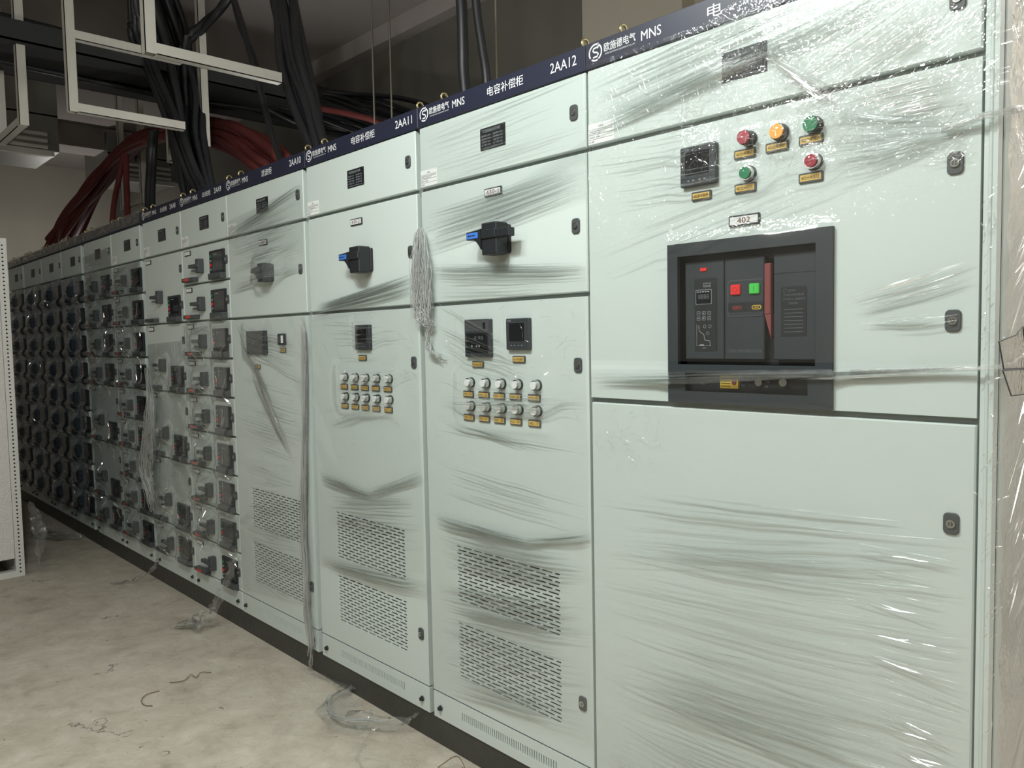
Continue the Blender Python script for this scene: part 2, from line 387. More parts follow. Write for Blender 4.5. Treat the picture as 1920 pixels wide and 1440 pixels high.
def rotary(sticker='blue', stub=False, body='black', sz=1.0):
    """rotary disconnect handle: square rose, block hub and a lever pointing left; local origin at the block's centre"""
    h = .049*sz; wd = .034*sz
    b = MB().plate(-.036*sz, .036*sz, -.045*sz, .045*sz, -.012*sz, 0, body, .008, .002)
    b.plate(-wd, wd, -h, h, -.062*sz, -.014*sz, body, .004, .003)
    # lever arm with a filleted root, profile extruded in y
    p = [(-.097, .026), (-.097, .002)]
    for q in range(7):
        t = q/6; p.append((-.074 + .044*t, .002 - .034*t**2))
    p += [(-.03, .031), (-.06, .028)]
    p = [(a*sz, c*sz) for a, c in p]
    n = len(p); vs = [(a, -.068*sz, c) for a, c in p] + [(a, -.036*sz, c) for a, c in p]
    b.add(vs, [range(n)[::-1], range(n, 2*n)] + [(j, (j+1) % n, n+(j+1) % n, n+j) for j in range(n)], body)
    b.plate(-.03*sz, .035*sz, 0*sz, .027*sz, -.068*sz, -.06*sz, body, .003, .002)
    if sticker:
        b.plate(-.095*sz, -.042*sz, .005*sz, .023*sz, -.0688*sz, -.06*sz, sticker, .002)
        b.poly([(-.091*sz, .014*sz), (-.084*sz, .018*sz), (-.084*sz, .010*sz)], -.0692*sz, 'ink').box(-.084*sz, -.056*sz, -.0692*sz, -.0688*sz, .0125*sz, .0155*sz, 'ink')
    if stub: b.plate(.03, .09, 0, .025, -.064, -.038, body, .002, .002)
    return shared(b)
def handle_small():
    b = MB().plate(-.021, .021, -.037, .037, -.030, 0, 'dgrey', .005, .003)
    b.plate(-.1, .018, -.008, .011, -.036, -.014, 'dgrey', .003, .002)
    b.box(-.024, -.018, -.05, -.03, -.03, -.022, 'dgrey'); return shared(b)
def breaker_window():
    b = MB().plate(-.087, .087, -.0575, .0575, -.010, 0, 'black', .003, .002)
    b.plate(-.045, .078, -.046, .046, -.0108, -.009, 'screen', .002)
    for z, k, r in ((.028, 'green', .008), (.006, 'silverink', .0045), (-.016, 'redp', .008), (-.038, 'silverink', .0045)):
        b.cyl((-.064, z), r, -.014, -.009, k, 14)
    for q in range(7): b.box(-.005, .07, -.0112, -.0106, -.03+q*.005, -.0288+q*.005, 'dimink')
    b.box(-.03, .01, -.0112, -.0106, .035, .0375, 'silverink'); return shared(b)
grip_me = shared(MB().plate(-.079, .079, -.0155, .0155, -.028, 0, 'dgrey', .003, .003).box(-.068, .068, -.0285, -.02, -.010, -.006, 'black'))
latch_me = shared(MB().plate(-.079, .079, -.011, .011, -.03, 0, 'dgrey', .003, .003).plate(-.025, .022, -.006, .007, -.0312, -.02, 'orangered', .003).poly([(-.055, 0), (-.028, .008), (-.028, -.008)], -.0306, 'orangered'))
latch_dark_me = shared(MB().plate(-.079, .079, -.011, .011, -.03, 0, 'dgrey', .003, .003).box(-.07, .07, -.0302, -.025, -.003, .001, 'black'))
hs_me = handle_small(); bw_me = breaker_window()
np_blank = number_plate('')

# ------------------------------------------------------------------ switchgear cabinets
EDGE = {13: (-1.0, -.028), 12: (-1.765, -1.004), 11: (-2.55, -1.787), 10: (-3.335, -2.58), 9: (-3.93, -3.339), 8: (-4.53, -3.934),
        7: (-5.13, -4.585), 6: (-5.74, -5.134), 5: (-6.345, -5.815), 4: (-6.95, -6.35), 3: (-7.55, -6.955), 2: (-8.16, -7.61)}
NEXT = {n: EDGE[n+1][0] if n < 13 else 0 for n in EDGE}
def panel(x0, x1, z0, z1, holes=(), yf=0., yb=.022, k='steel', bev=.003):
    """sheet panel with real openings"""
    if not holes: return MB().plate(x0, x1, z0, z1, yf, yb, k, .003, bev, 2)
    xs = sorted({x0, x1, *[h[0] for h in holes], *[h[1] for h in holes]}); zs = sorted({z0, z1, *[h[2] for h in holes], *[h[3] for h in holes]})
    b = MB()
    for i in range(len(xs)-1):
        for j in range(len(zs)-1):
            cx, cz = (xs[i]+xs[i+1])/2, (zs[j]+zs[j+1])/2
            if any(h[0] < cx < h[1] and h[2] < cz < h[3] for h in holes): continue
            b.add([(xs[i], yf, zs[j]), (xs[i+1], yf, zs[j]), (xs[i+1], yf, zs[j+1]), (xs[i], yf, zs[j+1])], [(0, 1, 2, 3)], k)
    def side(a0, a1, c0, c1, flip):
        vs = [(a0, yf, c0), (a1, yf, c0), (a1, yf, c1), (a0, yf, c1), (a0, yb, c0), (a1, yb, c0), (a1, yb, c1), (a0, yb, c1)]
        b.add(vs, [(0, 4, 5, 1), (1, 5, 6, 2), (2, 6, 7, 3), (3, 7, 4, 0)], k)
    side(x0, x1, z0, z1, 0)
    for h in holes: side(*h, 1)
    return b
def grille(parent, x0, x1, z0, z1, rows=16, cols=9):
    b = MB(); p = (z1-z0)/rows; s = p*.46; pc = (x1-x0)/cols; br = pc*.2
    for r in range(rows):
        za = z0+r*p; b.box(x0, x1, .001, .004, za+s, za+p, 'steel')
        off = (pc/2 if r % 2 else 0)
        for c in range(-1, cols+1):
            a = max(x0, x0+off+c*pc-br/2); e = min(x1, x0+off+c*pc+br/2)
            if e > a: b.box(a, e, .001, .004, za, za+s, 'steel')
        if r % 2 == 0: pass
    return b.build('vent_grille', parent)
def cab_shell(n, label, txt=None, cat='switchgear cabinet'):
    x0, dr = EDGE[n]; x1 = NEXT[n]; wd = x1-x0
    t = thing('switchgear_cabinet', label, cat, (x0, 0, 0), 'grey switchgear cabinets in one row')
    b = MB(); th = .003
    b.box(.001, th, .03, 1.0, .1, 2.2, 'steel'); b.box(wd-th, wd-.001, .03, 1.0, .1, 2.2, 'steel')
    b.box(.001, wd-.001, .03, 1.0, 2.197, 2.2, 'steel'); b.box(.001, wd-.001, .03, 1.0, .1, .103, 'inner'); b.box(.001, wd-.001, .997, 1.0, .1, 2.2, 'steel')
    b.box(.001, .03, .024, .05, .1, 2.2, 'rail'); b.box(wd-.03, wd-.001, .024, .05, .1, 2.2, 'rail')
    b.box(.004, wd-.004, .3, .303, .103, 2.197, 'inner')
    b.build('cabinet_body', t)
    h = MB().plate(.001, wd-.001, 2.2, 2.268, -.004, .03, 'navy', .001, .001).build('header_banner', t)
    if txt:
        name, no = txt; b = MB(); y = -.0046
        # round emblem: two C-shaped arcs and an S inside
        cx, cz = .037, 2.238
        for rr, a0, a1 in ((.0215, -60, 215), (.0215, 232, 292)):
            pts = []
            for q in range(25):
                a = rad(a0+(a1-a0)*q/24); pts.append((cx+rr*math.cos(a), cz+rr*math.sin(a)))
            band(b, pts, .0042, y, 'white')
        band(b, [(cx+.010, cz+.010), (cx+.004, cz+.0125), (cx-.006, cz+.011), (cx-.009, cz+.005), (cx-.004, cz+.001), (cx+.005, cz-.001), (cx+.010, cz-.006), (cx+.006, cz-.012), (cx-.008, cz-.0125)], .0042, y, 'white')
        band(b, [(cx+.009, cz+.0235), (cx+.010, cz+.012)], .004, y, 'white')
        b.build('round_emblem', h); b = MB()
        b.text('欧施德电气', .067, .172, 2.231, 2.254, y, 'white')
        b.build('round_emblem', h); b = MB()
        b.text('欧施德电气', .0675, .1725, 2.2312, 2.2542, y-.0002, 'white')
        b.text('ODSD ELECTRICAL EQUIPMENT CO.,LTD', .07, .17, 2.2225, 2.227, y, 'white')
        b.build('company_lettering', h); b = MB()
        b.text('MNS', .19, .252, 2.225, 2.250, y, 'white').build('model_lettering', h)
        b = MB()
        if wd > .7:
            if len(name) == 1: b.text(name, .385, .425, 2.222, 2.252, y, 'white')
            else:
                a, e = (.362, .522) if len(name) > 3 else (.39, .49)
                b.text(name, a, e, 2.2215, 2.2515, y, 'white')
            if no: MB().text(no, wd-.132, wd-.032, 2.2235, 2.2515, y, 'white').build('number_lettering', h)
        else:
            b.text(name, .315, .42, 2.2235, 2.2505, y, 'white'); MB().text(no, .462, .548, 2.2235, 2.2505, y, 'white').build('number_lettering', h)
        b.build('name_lettering', h)
    for ex in (.105, wd-.03):
        place('lifting_eye', eye_me, t, (ex, .032, 2.266))
    return t, dr-x0, wd
def band(b, pts, wdt, y, k):
    L = []; Rr = []
    for i, p in enumerate(pts):
        a = pts[max(i-1, 0)]; c = pts[min(i+1, len(pts)-1)]; d = Vector((c[0]-a[0], c[1]-a[1])).normalized()
        n = Vector((-d.y, d.x))*wdt/2; L.append((p[0]+n.x, p[1]+n.y)); Rr.append((p[0]-n.x, p[1]-n.y))
    vs = [(a, y, c) for a, c in L] + [(a, y, c) for a, c in Rr]; N = len(pts)
    b.add(vs, [(i, i+1, N+i+1, N+i) for i in range(N-1)], k)
def rails(t, wd, zs):
    for z in zs: MB().box(.002, wd-.002, .016, .04, z-.012, z+.012, 'rail').build('cross_rail', t)
def kick(t, d, wd, louvre=True):
    holes = []; n = 44; a, e = .16, .615
    if louvre:
        p = (e-a)/n
        holes = [(a+q*p, a+q*p+p*.42, .137, .166) for q in range(n)]
    b = panel(.003, d, .102, .196, holes) if holes else panel(.003, d, .102, .196)
    k = b.build('kick_plate', t)
    if louvre: MB().box(a-.005, e+.005, .021, .022, .13, .17, 'inner').build('louvre_backing', k)
    for q in (.043, d-.043): place('bolt', bolt_me, k, (q, 0, .143))
def top_door(t, d, wd, plaque_x=None, sticker=True):
    o = MB().plate(.003, d, 1.992, 2.197, 0, .022, 'steel', .003, .003, 2).build('upper_door', t)
    place('nameplate', plaque_me, o, (plaque_x or wd/2-.01, 0, 2.096), 'black rating plate with silver lettering')
    place('lock', lock_me, o, (d-.043, 0, 2.096))
    if sticker: place('inspection_sticker', sticker_me, o, (.05, 0, 2.023))
    return o

# --- 2AA13 : incoming breaker cabinet
t, d, wd = cab_shell(13, 'wide grey breaker cabinet at the right end, with the 402 plate and round coloured lamps', ('电', ''))
x0 = -1.0
top_door(t, d, wd, .48)
rails(t, wd, (1.985, 1.288, .2))
o = panel(.003, d, 1.295, 1.978, [(.276, .688, 1.302, 1.688)]).build('breaker_door', t)
for z in (1.787, 1.484): place('lock', lock_me, o, (d-.043, 0, z))
place('number_plate', number_plate('402'), o, (.481, 0, 1.733))
me = meter(.1, .097); place('power_meter', me, o, (.362, 0, 1.879))
for x, z, k, h, r in ((-.505, 1.917, 'red', .034, .0155), (-.428, 1.916, 'yellow', .026, .0165), (-.35, 1.916, 'green', .026, .0165)):
    place('indicator_lamp', button(k, 'black', h, r), o, (x-x0, 0, z), {'red': 'dark red indicator lamp', 'yellow': 'amber indicator lamp', 'green': 'green indicator lamp'}[k])
for x, z, k in ((-.507, 1.838, 'green'), (-.35, 1.838, 'red')):
    place('push_button', button(k, 'chrome', .024, .0155), o, (x-x0, 0, z), {'green': 'green push button with a chrome ring', 'red': 'dark red push button with a chrome ring'}[k])
for x, z, s_ in ((-.517, 1.886, '402分闸指示'), (-.437, 1.887, '402故障指示'), (-.358, 1.888, '402合闸指示'), (-.516, 1.807, '402合闸按钮'), (-.358, 1.806, '402分闸按钮'), (-.634, 1.806, '402多功能表')):
    place('label_plate', label_plate(s_), o, (x-x0, 0, z))
# breaker bezel and face
b = MB()
X0, X1, Z0, Z1 = .270, .694, 1.296, 1.694
hx0, hx1, hz0, hz1 = .300, .657, 1.392, 1.662
b2 = panel(X0, X1, Z0, Z1, [(hx0, hx1, hz0, hz1), (.321, .640, 1.325, 1.371)], -.011, .0, 'char'); b.v, b.f, b.m, b.sm, b.mats = b2.v, b2.f, b2.m, b2.sm, b2.mats
b.build('breaker_bezel', o)
b = MB().box(.318, .644, .012, .016, 1.32, 1.375, 'black')
yl = -.004; y = .010
b.box(hx0, hx1, .030, .034, hz0, hz1, 'black')
b.plate(.309, .419, 1.404, 1.648, y, .03, 'char', .002, .002); b.plate(.421, .525, 1.404, 1.648, y, .03, 'char', .002, .002); b.plate(.548, .649, 1.404, 1.648, y, .03, 'char', .002, .002)
b.box(.549, .648, y-.0006, y, 1.602, 1.6035, 'black')
# trip unit at left
b.plate(.337, .40, 1.425, 1.605, y-.001, y, 'black', .003)
b.plate(.341, .386, 1.541, 1.577, y-.0018, y, 'silverink', .002).plate(.3422, .3848, 1.5422, 1.5758, y-.0022, y, 'screen', .002)
b.text('8888', .349, .379, 1.554, 1.566, y-.0026, 'dimink')
for q in range(5): b.box(.345+q*.0075, .350+q*.0075, y-.0026, y-.0022, 1.5705, 1.573, 'silverink')
b.text('ZYW1-H', .362, .384, 1.5895, 1.594, y-.0014, 'silverink').text('智能控制器', .362, .384, 1.583, 1.588, y-.0014, 'silverink')
for zx, row in ((1.519, 0), (1.506, 1)):
    for q, xx in enumerate((.349, .364, .379)):
        b.plate(xx-.0046, xx+.0046, zx-.0046, zx+.0046, y-.0018, y, 'silverink', .0012).plate(xx-.0037, xx+.0037, zx-.0037, zx+.0037, y-.0022, y, 'black', .001)
        if q == 1: b.poly([(xx-.002, zx-.0016 if row == 0 else zx+.0016), (xx+.002, zx-.0016 if row == 0 else zx+.0016), (xx, zx+.002 if row == 0 else zx-.002)], y-.0026, 'silverink')
        else: b.box(xx-.002, xx+.002, y-.0026, y-.0022, zx-.0006, zx+.0006, 'silverink')
band(b, [(.3495, 1.489), (.3495, 1.482), (.352, 1.474), (.359, 1.469), (.364, 1.466), (.3655, 1.456), (.367, 1.452), (.381, 1.450), (.3815, 1.438)], .0012, y-.0016, 'silverink')
band(b, [(.3435, 1.49), (.3435, 1.438), (.384, 1.438)], .0008, y-.0016, 'silverink')
for xx, zx in ((.366, 1.486), (.381, 1.486), (.375, 1.469)): b.torus((xx, y-.0014, zx), .0038, .0005, 'silverink', n=12, plane='xz')
b.box(.352, .364, y-.002, y, 1.4385, 1.4415, 'silverink').text('ZYW1', .36, .37, 1.431, 1.434, y-.0014, 'silverink')
# centre push buttons
b.plate(.430, .524, 1.507, 1.595, y-.0016, y, 'dgrey', .008).plate(.4325, .524, 1.5095, 1.5925, y-.002, y, 'char', .007)
b.plate(.440, .466, 1.559, 1.584, y-.007, y, 'redp', .003, .002).plate(.489, .515, 1.559, 1.584, y-.007, y, 'greenp', .003, .002)
b.torus((.453, y-.0072, 1.5715), .006, .0006, 'darkred', n=14, plane='xz').box(.5015, .5025, y-.0074, y-.007, 1.566, 1.577, 'green')
b.plate(.432, .524, 1.519, 1.541, y-.0026, y, 'black', .002)
b.plate(.444, .468, 1.523, 1.533, y-.003, y, 'darkred', .005).plate(.495, .519, 1.523, 1.533, y-.003, y, 'yel', .005)
b.plate(.446, .466, 1.5245, 1.5315, y-.0034, y, 'black', .003).plate(.497, .517, 1.5245, 1.5315, y-.0034, y, 'black', .003)
b.text('OFF', .449, .463, 1.526, 1.530, y-.0038, 'redp').text('储能', .5, .514, 1.526, 1.530, y-.0038, 'yel')
b.text('产品精工制作·质量追求完美', .4285, .519, 1.421, 1.429, y-.0006, 'dimink')
# right rating plate
b.plate(.567, .628, 1.459, 1.571, y-.001, y, 'black', .002)
b.torus((.577, y-.0016, 1.562), .004, .0006, 'dimink', n=12, plane='xz')
for q, (s_, a, e) in enumerate((('ZYW1', .584, .602), ('万能式断路器', .572, .622), ('ZYW1-2000/3', .572, .624), ('2500A', .585, .608))):
    b.text(s_, a, e, 1.5595-q*.0095, 1.5645-q*.0095, y-.0014, 'dimink')
for q in range(7): b.box(.574, .62, y-.0014, y-.001, 1.468+q*.0085, 1.4692+q*.0085, 'dimink')
# red charging lever in its slot
b.box(.527, .546, .0295, .031, 1.405, 1.64, 'hole')
b.plate(.5285, .5448, 1.51, 1.628, .002, .014, 'darkred', .003, .002)
vs = [(.5285, .004, 1.512), (.5448, .004, 1.512), (.5448, .004, 1.455), (.5285, .028, 1.512), (.5448, .028, 1.512), (.5448, .028, 1.455)]
b.add(vs, [(0, 2, 1), (0, 3, 5, 2), (1, 2, 5, 4)], 'darkred')
b.plate(.354, .372, 1.623, 1.631, y-.002, y, 'redp', .002)
# lower drawer slot
b.plate(.412, .460, 1.334, 1.365, .004, .012, 'yel', .001)
for q in range(4): b.box(.415, .440, .0036, .004, 1.339+q*.006, 1.3405+q*.006, 'ink')
b.cyl((.450, 1.350), .0065, .002, .005, 'darkred', 16).torus((.472, .011, 1.350), .009, .001, 'dgrey', plane='xz').torus((.362, .011, 1.350), .009, .001, 'dgrey', plane='xz')
b.cyl((.514, 1.351), .009, .002, .012, 'chrome', 20).cyl((.577, 1.353), .0095, -.002, .012, 'chrome', 20)
b.text('分离', .528, .538, 1.35, 1.354, .0115, 'silverink').text('试验', .524, .534, 1.339, 1.343, .0115, 'silverink')
b.build('air_circuit_breaker', o, label='dark grey circuit breaker face with red and green buttons')
o = MB().plate(.003, d, .202, 1.281, 0, .022, 'steel', .003, .003, 2).build('lower_door', t)
place('lock', lock_me, o, (d-.041, 0, 1.083))
kick(t, d, wd, False)
b = MB().box(.976, .985, .004, .03, .1, 2.2, 'steel').tube([(.9885, .002, .1), (.9885, .002, 2.2)], .004, 'steel', 12).box(.985, .992, .008, .03, .1, 2.2, 'rail').box(.992, 1.0, 0, .03, .1, 2.2, 'steel')
b.build('corner_post', t, label='grey corner post with a bright rounded bead')
MB().box(1.0, 1.003, .034, .998, .1, 2.2, 'steel').build('side_panel', t)

# --- 2AA12, 2AA11 : capacitor compensation cabinets ; 2AA10 : filter cabinet
B5 = [.252, .329, .402, .477, .558]
for n, label, txt in ((12, 'grey capacitor cabinet headed 2AA12, with the 430-1 plate and two square meters', ('电容补偿柜', '2AA12')),
                      (11, 'grey capacitor cabinet headed 2AA11, with the 430-2 plate and one small meter', ('电容补偿柜', '2AA11')),
                      (10, 'grey filter cabinet headed 2AA10, its front half hidden by creased film', ('滤波柜', '2AA10'))):
    t, d, wd = cab_shell(n, label, txt)
    top_door(t, d, wd, .379)
    rails(t, wd, (1.985, 1.586, .2))
    o = MB().plate(.003, d, 1.592, 1.979, 0, .022, 'steel', .003, .003, 2).build('switch_door', t)
    place('number_plate', number_plate({12: '430-1', 11: '430-2', 10: '430'}[n]), o, (.377, 0, 1.927))
    place('lock', lock_me, o, (d-.041, 0, 1.78))
    if n == 10: place('rotary_handle', rotary(None, False, 'dgrey', .85), o, (.438, 0, 1.783))
    else: place('rotary_handle', rotary('blue', n == 12), o, (.417 if n == 12 else .445, 0, 1.773), 'black rotary handle with a blue sticker on its lever')
    va, vb = (.155, .635, .566, .764), (.155, .635, .295, .493)
    o = panel(.003, d, .203, 1.580, [va, vb]).build('lower_door', t)
    for v in (va, vb): grille(o, *v)
    MB().box(.14, .65, .022, .024, .28, .78, 'inner').build('grille_backing', o)
    for z in (1.385, .388): place('lock', lock_me, o, (d-.04, 0, z))
    if n == 12:
        b = MB().plate(-.062, .062, -.061, .061, -.014, 0, 'char', .004, .002).plate(-.058, .058, .022, .057, -.0146, -.012, 'dgrey', .002).plate(-.052, .052, -.048, .016, -.0144, -.012, 'screen', .002)
        b.text('NWK1-G', -.045, -.02, .034, .04, -.015, 'dimink').box(.03, .042, -.015, -.014, .028, .05, 'screen').text('-0.98', -.02, .03, -.006, .006, -.0148, 'dimink')
        for q in (-.024, -.001, .012): b.cyl((q, -.026), .0035, -.016, -.014, 'silverink', 10)
        place('power_factor_controller', shared(b), o, (.298, 0, 1.468), 'dark grey controller with a lighter top strip')
        place('power_meter', me, o, (.485, 0, 1.478))
        place('label_plate', label_plate('无功补偿'), o, (.288, 0, 1.382)); place('label_plate', label_plate('430-1多功能表'), o, (.48, 0, 1.400))
    if n == 11:
        place('power_meter', me, o, (.408, 0, 1.479)); place('label_plate', label_plate('430-2表'), o, (.392, 0, 1.400))
    if n == 10:
        b = MB().plate(-.1, .1, -.056, .056, -.012, 0, 'char', .003, .002).plate(-.088, .088, -.046, .046, -.0126, -.01, 'screen', .002)
        place('display_panel', shared(b), o, (.28, 0, 1.466))
        place('selector_switch', shared(MB().plate(-.031, .031, -.025, .025, -.012, 0, 'char', .003, .002).plate(-.022, -.002, -.017, .017, -.016, -.011, 'dgrey', .002).plate(.003, .022, -.017, .017, -.013, -.011, 'plate', .002)), o, (.53, 0, 1.48))
        place('label_plate', label_plate('滤波'), o, (.53, 0, 1.430)); place('label_plate', label_plate('430'), o, (.275, 0, 1.352))
    if n != 10:
        bm = button('lampwhite', 'chrome', .024, .014)
        for row, z in enumerate((1.322, 1.244)):
            for q, bx in enumerate(B5):
                xx = bx if n == 12 else bx + .014
                place('indicator_button', bm, o, (xx, 0, z))
                place('label_plate', label_plate('%s-%02d' % ('430-1' if n == 12 else '430-2', row*5+q+1), .052), o, (xx-.015, 0, z-.039))
    kick(t, d, wd)

# --- drawer cabinets
def drawer(t, d, z0, z1, big=False, red=True, dim=False):
    o = MB().plate(.003, d, z0+.005, z1-.005, 0, .022, 'steel', .003, .003, 2).build('drawer', t)
    dz = -.2 if big else 0
    place('number_plate', np_blank, o, (.084, 0, z1-.029))
    place('rotary_handle', hs_me, o, (.266, 0, z1-.11 + (dz+.066 if big else 0)))
    place('breaker_window', bw_me, o, (.468, 0, z1-.102+dz), 'black breaker window with a column of coloured buttons')
    place('drawer_grip', grip_me, o, (.477, 0, z1-.177+dz))
    place('release_latch', latch_me if red else latch_dark_me, o, (.13, 0, z1-.175+dz), 'dark latch with a red marker' if red else None)
    place('lock', lock_me, o, (d-.024, 0, z1-.1))
    if big: place('lock', lock_me, o, (d-.024, 0, z1-.3))
ZS = [1.985-.1987*q for q in range(10)]
LAY = {9: [1]*9, 8: [2, 2, 2, 2, 1], 7: [1]*9, 6: [1, 1, 1, 1, 2, 2, 1], 5: [1]*9, 4: [1]*9, 3: [1]*9, 2: [1]*9}
LAB = {9: 'grey cabinet headed 2AA9, with nine small drawers and red marked latches', 8: 'grey cabinet headed 2AA8, with four tall drawers over a small one',
       7: 'film covered drawer cabinet just left of the one headed 2AA8', 6: 'film covered cabinet with blank panels, second left of the one headed 2AA8',
       5: 'shaded drawer cabinet with bright door edges, third left of the one headed 2AA8', 4: 'dark shaded drawer cabinet, fourth left of the one headed 2AA8',
       3: 'dark shaded drawer cabinet, fifth left of the one headed 2AA8', 2: 'darkest drawer cabinet at the far left end of the row'}
for n in (9, 8, 7, 6, 5, 4, 3, 2):
    t, d, wd = cab_shell(n, LAB[n], {9: ('出线柜', '2AA9'), 8: ('出线柜', '2AA8')}.get(n))
    top_door(t, d, wd, .315, n >= 6)
    rails(t, wd, [1.986])
    i = 0
    for q, k in enumerate(LAY[n]):
        drawer(t, d, ZS[i+k], ZS[i], k == 2, n in (9, 7, 5, 6)); i += k
        rails(t, wd, [ZS[i]])
    kick(t, d, wd, False)
tag(MB().box(-8.2, 0, .006, .06, 0, .1, 'channel').box(-8.2, 0, .06, .11, 0, .008, 'channel').box(-8.2, 0, .06, .11, .092, .1, 'channel').box(-8.2, 0, .9, .95, 0, .1, 'channel').build('plinth_channel'),
    'long dark steel channel lying on the floor under the cabinet row', 'plinth')

# ------------------------------------------------------------------ stretch film over the cabinet fronts
_o = cam.matrix_world.translation.copy()
def at(px, py, y=0.):
    """where a point seen in the photograph lies on the door plane"""
    d = fw + (px-960)/1450*r2 - (py-720)/1450*u2
    p = _o + d*((y-_o.y)/d.y); return p.x, p.z
def smooth(t): return t*t*(3-2*t)
class Film:
    def __init__(s, bumps=(), base=.007, seed=1):
        s.b = MB(); s.bumps = bumps; s.base = base; s.r = random.Random(seed)
        s.ph = [s.r.uniform(0, 6) for _ in range(6)]
    def y(s, x, z):
        h = 0.
        for (bx, bz, hx, hz, hh, sl) in s.bumps:
            dx = max(0, abs(x-bx)-hx); dz = max(0, abs(z-bz)-hz)
            if dx*sl > hh or dz*sl > hh: continue
            v = hh - sl*math.hypot(dx, dz*1.25)
            if v > h: h = v
        wob = .0022*(math.sin(x*9+z*5+s.ph[0])+math.sin(z*13-x*4+s.ph[1])) + .001*math.sin(x*31+z*27+s.ph[2])
        return -s.base - h - max(0, wob+.0035)*.7
    def quad(s, tl, tr, br, bl, k, nx=30, nz=40, sag=0., curl=0.):
        vs = []
        for j in range(nz+1):
            v = j/nz
            for i in range(nx+1):
                u = i/nx; a = sag*4*u*(1-u)
                x = (1-v)*((1-u)*tl[0]+u*tr[0]) + v*((1-u)*bl[0]+u*br[0])
                z = (1-v)*((1-u)*tl[1]+u*tr[1]) + v*((1-u)*bl[1]+u*br[1]) - a
                vs.append((x, s.y(x, z), z))
        n = nx+1
        s.b.add(vs, [(j*n+i, (j+1)*n+i, (j+1)*n+i+1, j*n+i+1) for j in range(nz) for i in range(nx)], k, True)
    def fold(s, a, c, wd=.004, sag=0., h=None, k='fold', seg=14, lift=.002, wig=0.):
        h = wd*({'glint': .16}.get(k, .8)) if h is None else h
        d = Vector((c[0]-a[0], c[1]-a[1])); L = d.length
        if L < 1e-5: return
        nx, nz = -d.y/L, d.x/L; vs = []; ph = s.r.uniform(0, 6); fq = s.r.uniform(4, 9)
        for i in range(seg+1):
            t = i/seg; q = 4*t*(1-t)
            off = -sag*q + wig*math.sin(fq*t+ph)*q
            x = a[0]+d.x*t + 0*nx; z = a[1]+d.y*t + off
            ww = wd*(.12+.88*min(1, 2.2*min(t, 1-t)))*(1+.3*math.sin(9*t+ph)); yy = s.y(x, z)-lift
            vs += [(x-nx*ww/2, yy, z-nz*ww/2), (x, yy-h*min(1, q*1.6), z), (x+nx*ww/2, yy, z+nz*ww/2)]
        fs = []
        for i in range(seg):
            for j in (0, 1): fs.append((i*3+j, i*3+j+1, i*3+j+4, i*3+j+3))
        s.b.add(vs, fs, k, False)
    def fan(s, n, a0, a1, c0, c1, wd=.004, sag=0., broken=.3, jit=.006, wig=.003, k='fold', ridge=None):
        """n folds running from the edge a0..a1 to the edge c0..c1 (photo pixels)"""
        A0, A1, C0, C1 = at(*a0), at(*a1), at(*c0), at(*c1); r = s.r
        for i in range(n):
            t = r.random(); u = min(1, max(0, t+r.uniform(-.08, .08)))
            a = Vector((A0[0]+(A1[0]-A0[0])*t, A0[1]+(A1[1]-A0[1])*t+r.uniform(-jit, jit)))
            c = Vector((C0[0]+(C1[0]-C0[0])*u, C0[1]+(C1[1]-C0[1])*u+r.uniform(-jit, jit)))
            p, q = (r.uniform(0, broken), 1-r.uniform(0, broken))
            s.fold(a+(c-a)*p, a+(c-a)*q, wd*r.uniform(.3, 1.2), sag*r.uniform(.5, 1.2), wig=r.uniform(-wig, wig), k=k, h=None if ridge is None else wd*ridge)
    def crinkle(s, n, x0, x1, y0, y1, L=(.01, .05), wd=.0016, ang=(0, 180)):
        r = s.r
        for _ in range(n):
            X, Z = at(r.uniform(x0, x1), r.uniform(y0, y1)); a = rad(r.uniform(*ang)); p = Vector((X, Z))
            for _k in range(r.randint(1, 3)):
                l = r.uniform(*L)/2; q = p + Vector((math.cos(a)*l, math.sin(a)*l)); s.fold(p, q, wd*r.uniform(.6, 1.6), seg=3, wig=.001, k='glint'); p = q; a += r.uniform(-.7, .7)
    def done(s, label, group='clear film sheets over the cabinets'):
        o = s.b.build('stretch_film'); tag(o, label, 'plastic film', group); return o

# right-hand cabinet, wrapped all over and round its side
bm13 = [(-.517+.005, 1.917, .016, .016, .03, .5), (-.43, 1.916, .016, .016, .026, .5), (-.35, 1.916, .016, .016, .022, .5), (-.507, 1.838, .016, .016, .022, .5),
        (-.35, 1.838, .016, .016, .022, .5), (-.638, 1.879, .05, .05, .014, .3), (-.52, 1.495, .21, .2, .010, .3)]
f = Film(bm13, .009, 3)
f.quad((-.998, 2.262), (-.86, 2.285), (-.80, 2.205), (-.998, 2.205), 'film', 8, 6)
f.quad((-.998, 2.21), (-.62, 2.21), (-.62, 1.98), (-.998, 1.98), 'filmup', 24, 20)
f.quad((-.62, 2.21), (-.35, 2.29), (-.35, 1.98), (-.62, 1.98), 'filmup', 20, 20)
f.quad((-.35, 2.29), (.004, 2.29), (.004, 1.70), (-.35, 1.70), 'filmup', 26, 40)
f.quad((-.998, 1.98), (-.35, 1.98), (-.35, 1.70), (-.998, 1.70), 'filmup', 44, 24)
f.quad((-.998, 1.70), (.004, 1.70), (.004, 1.40), (-.998, 1.40), 'film', 50, 20)
f.quad((-.998, 1.375), (.004, 1.385), (.004, .10), (-.998, .10), 'film', 50, 60)
F_ = f.fan
F_(16, (1122, 905), (1124, 1050), (1838, 985), (1838, 1060), .004, .004)
F_(64, (1124, 990), (1127, 1250), (1838, 1060), (1838, 1500), .0032, .006)
F_(80, (1125, 1220), (1128, 1438), (1838, 1380), (1838, 1850), .0034, .006)
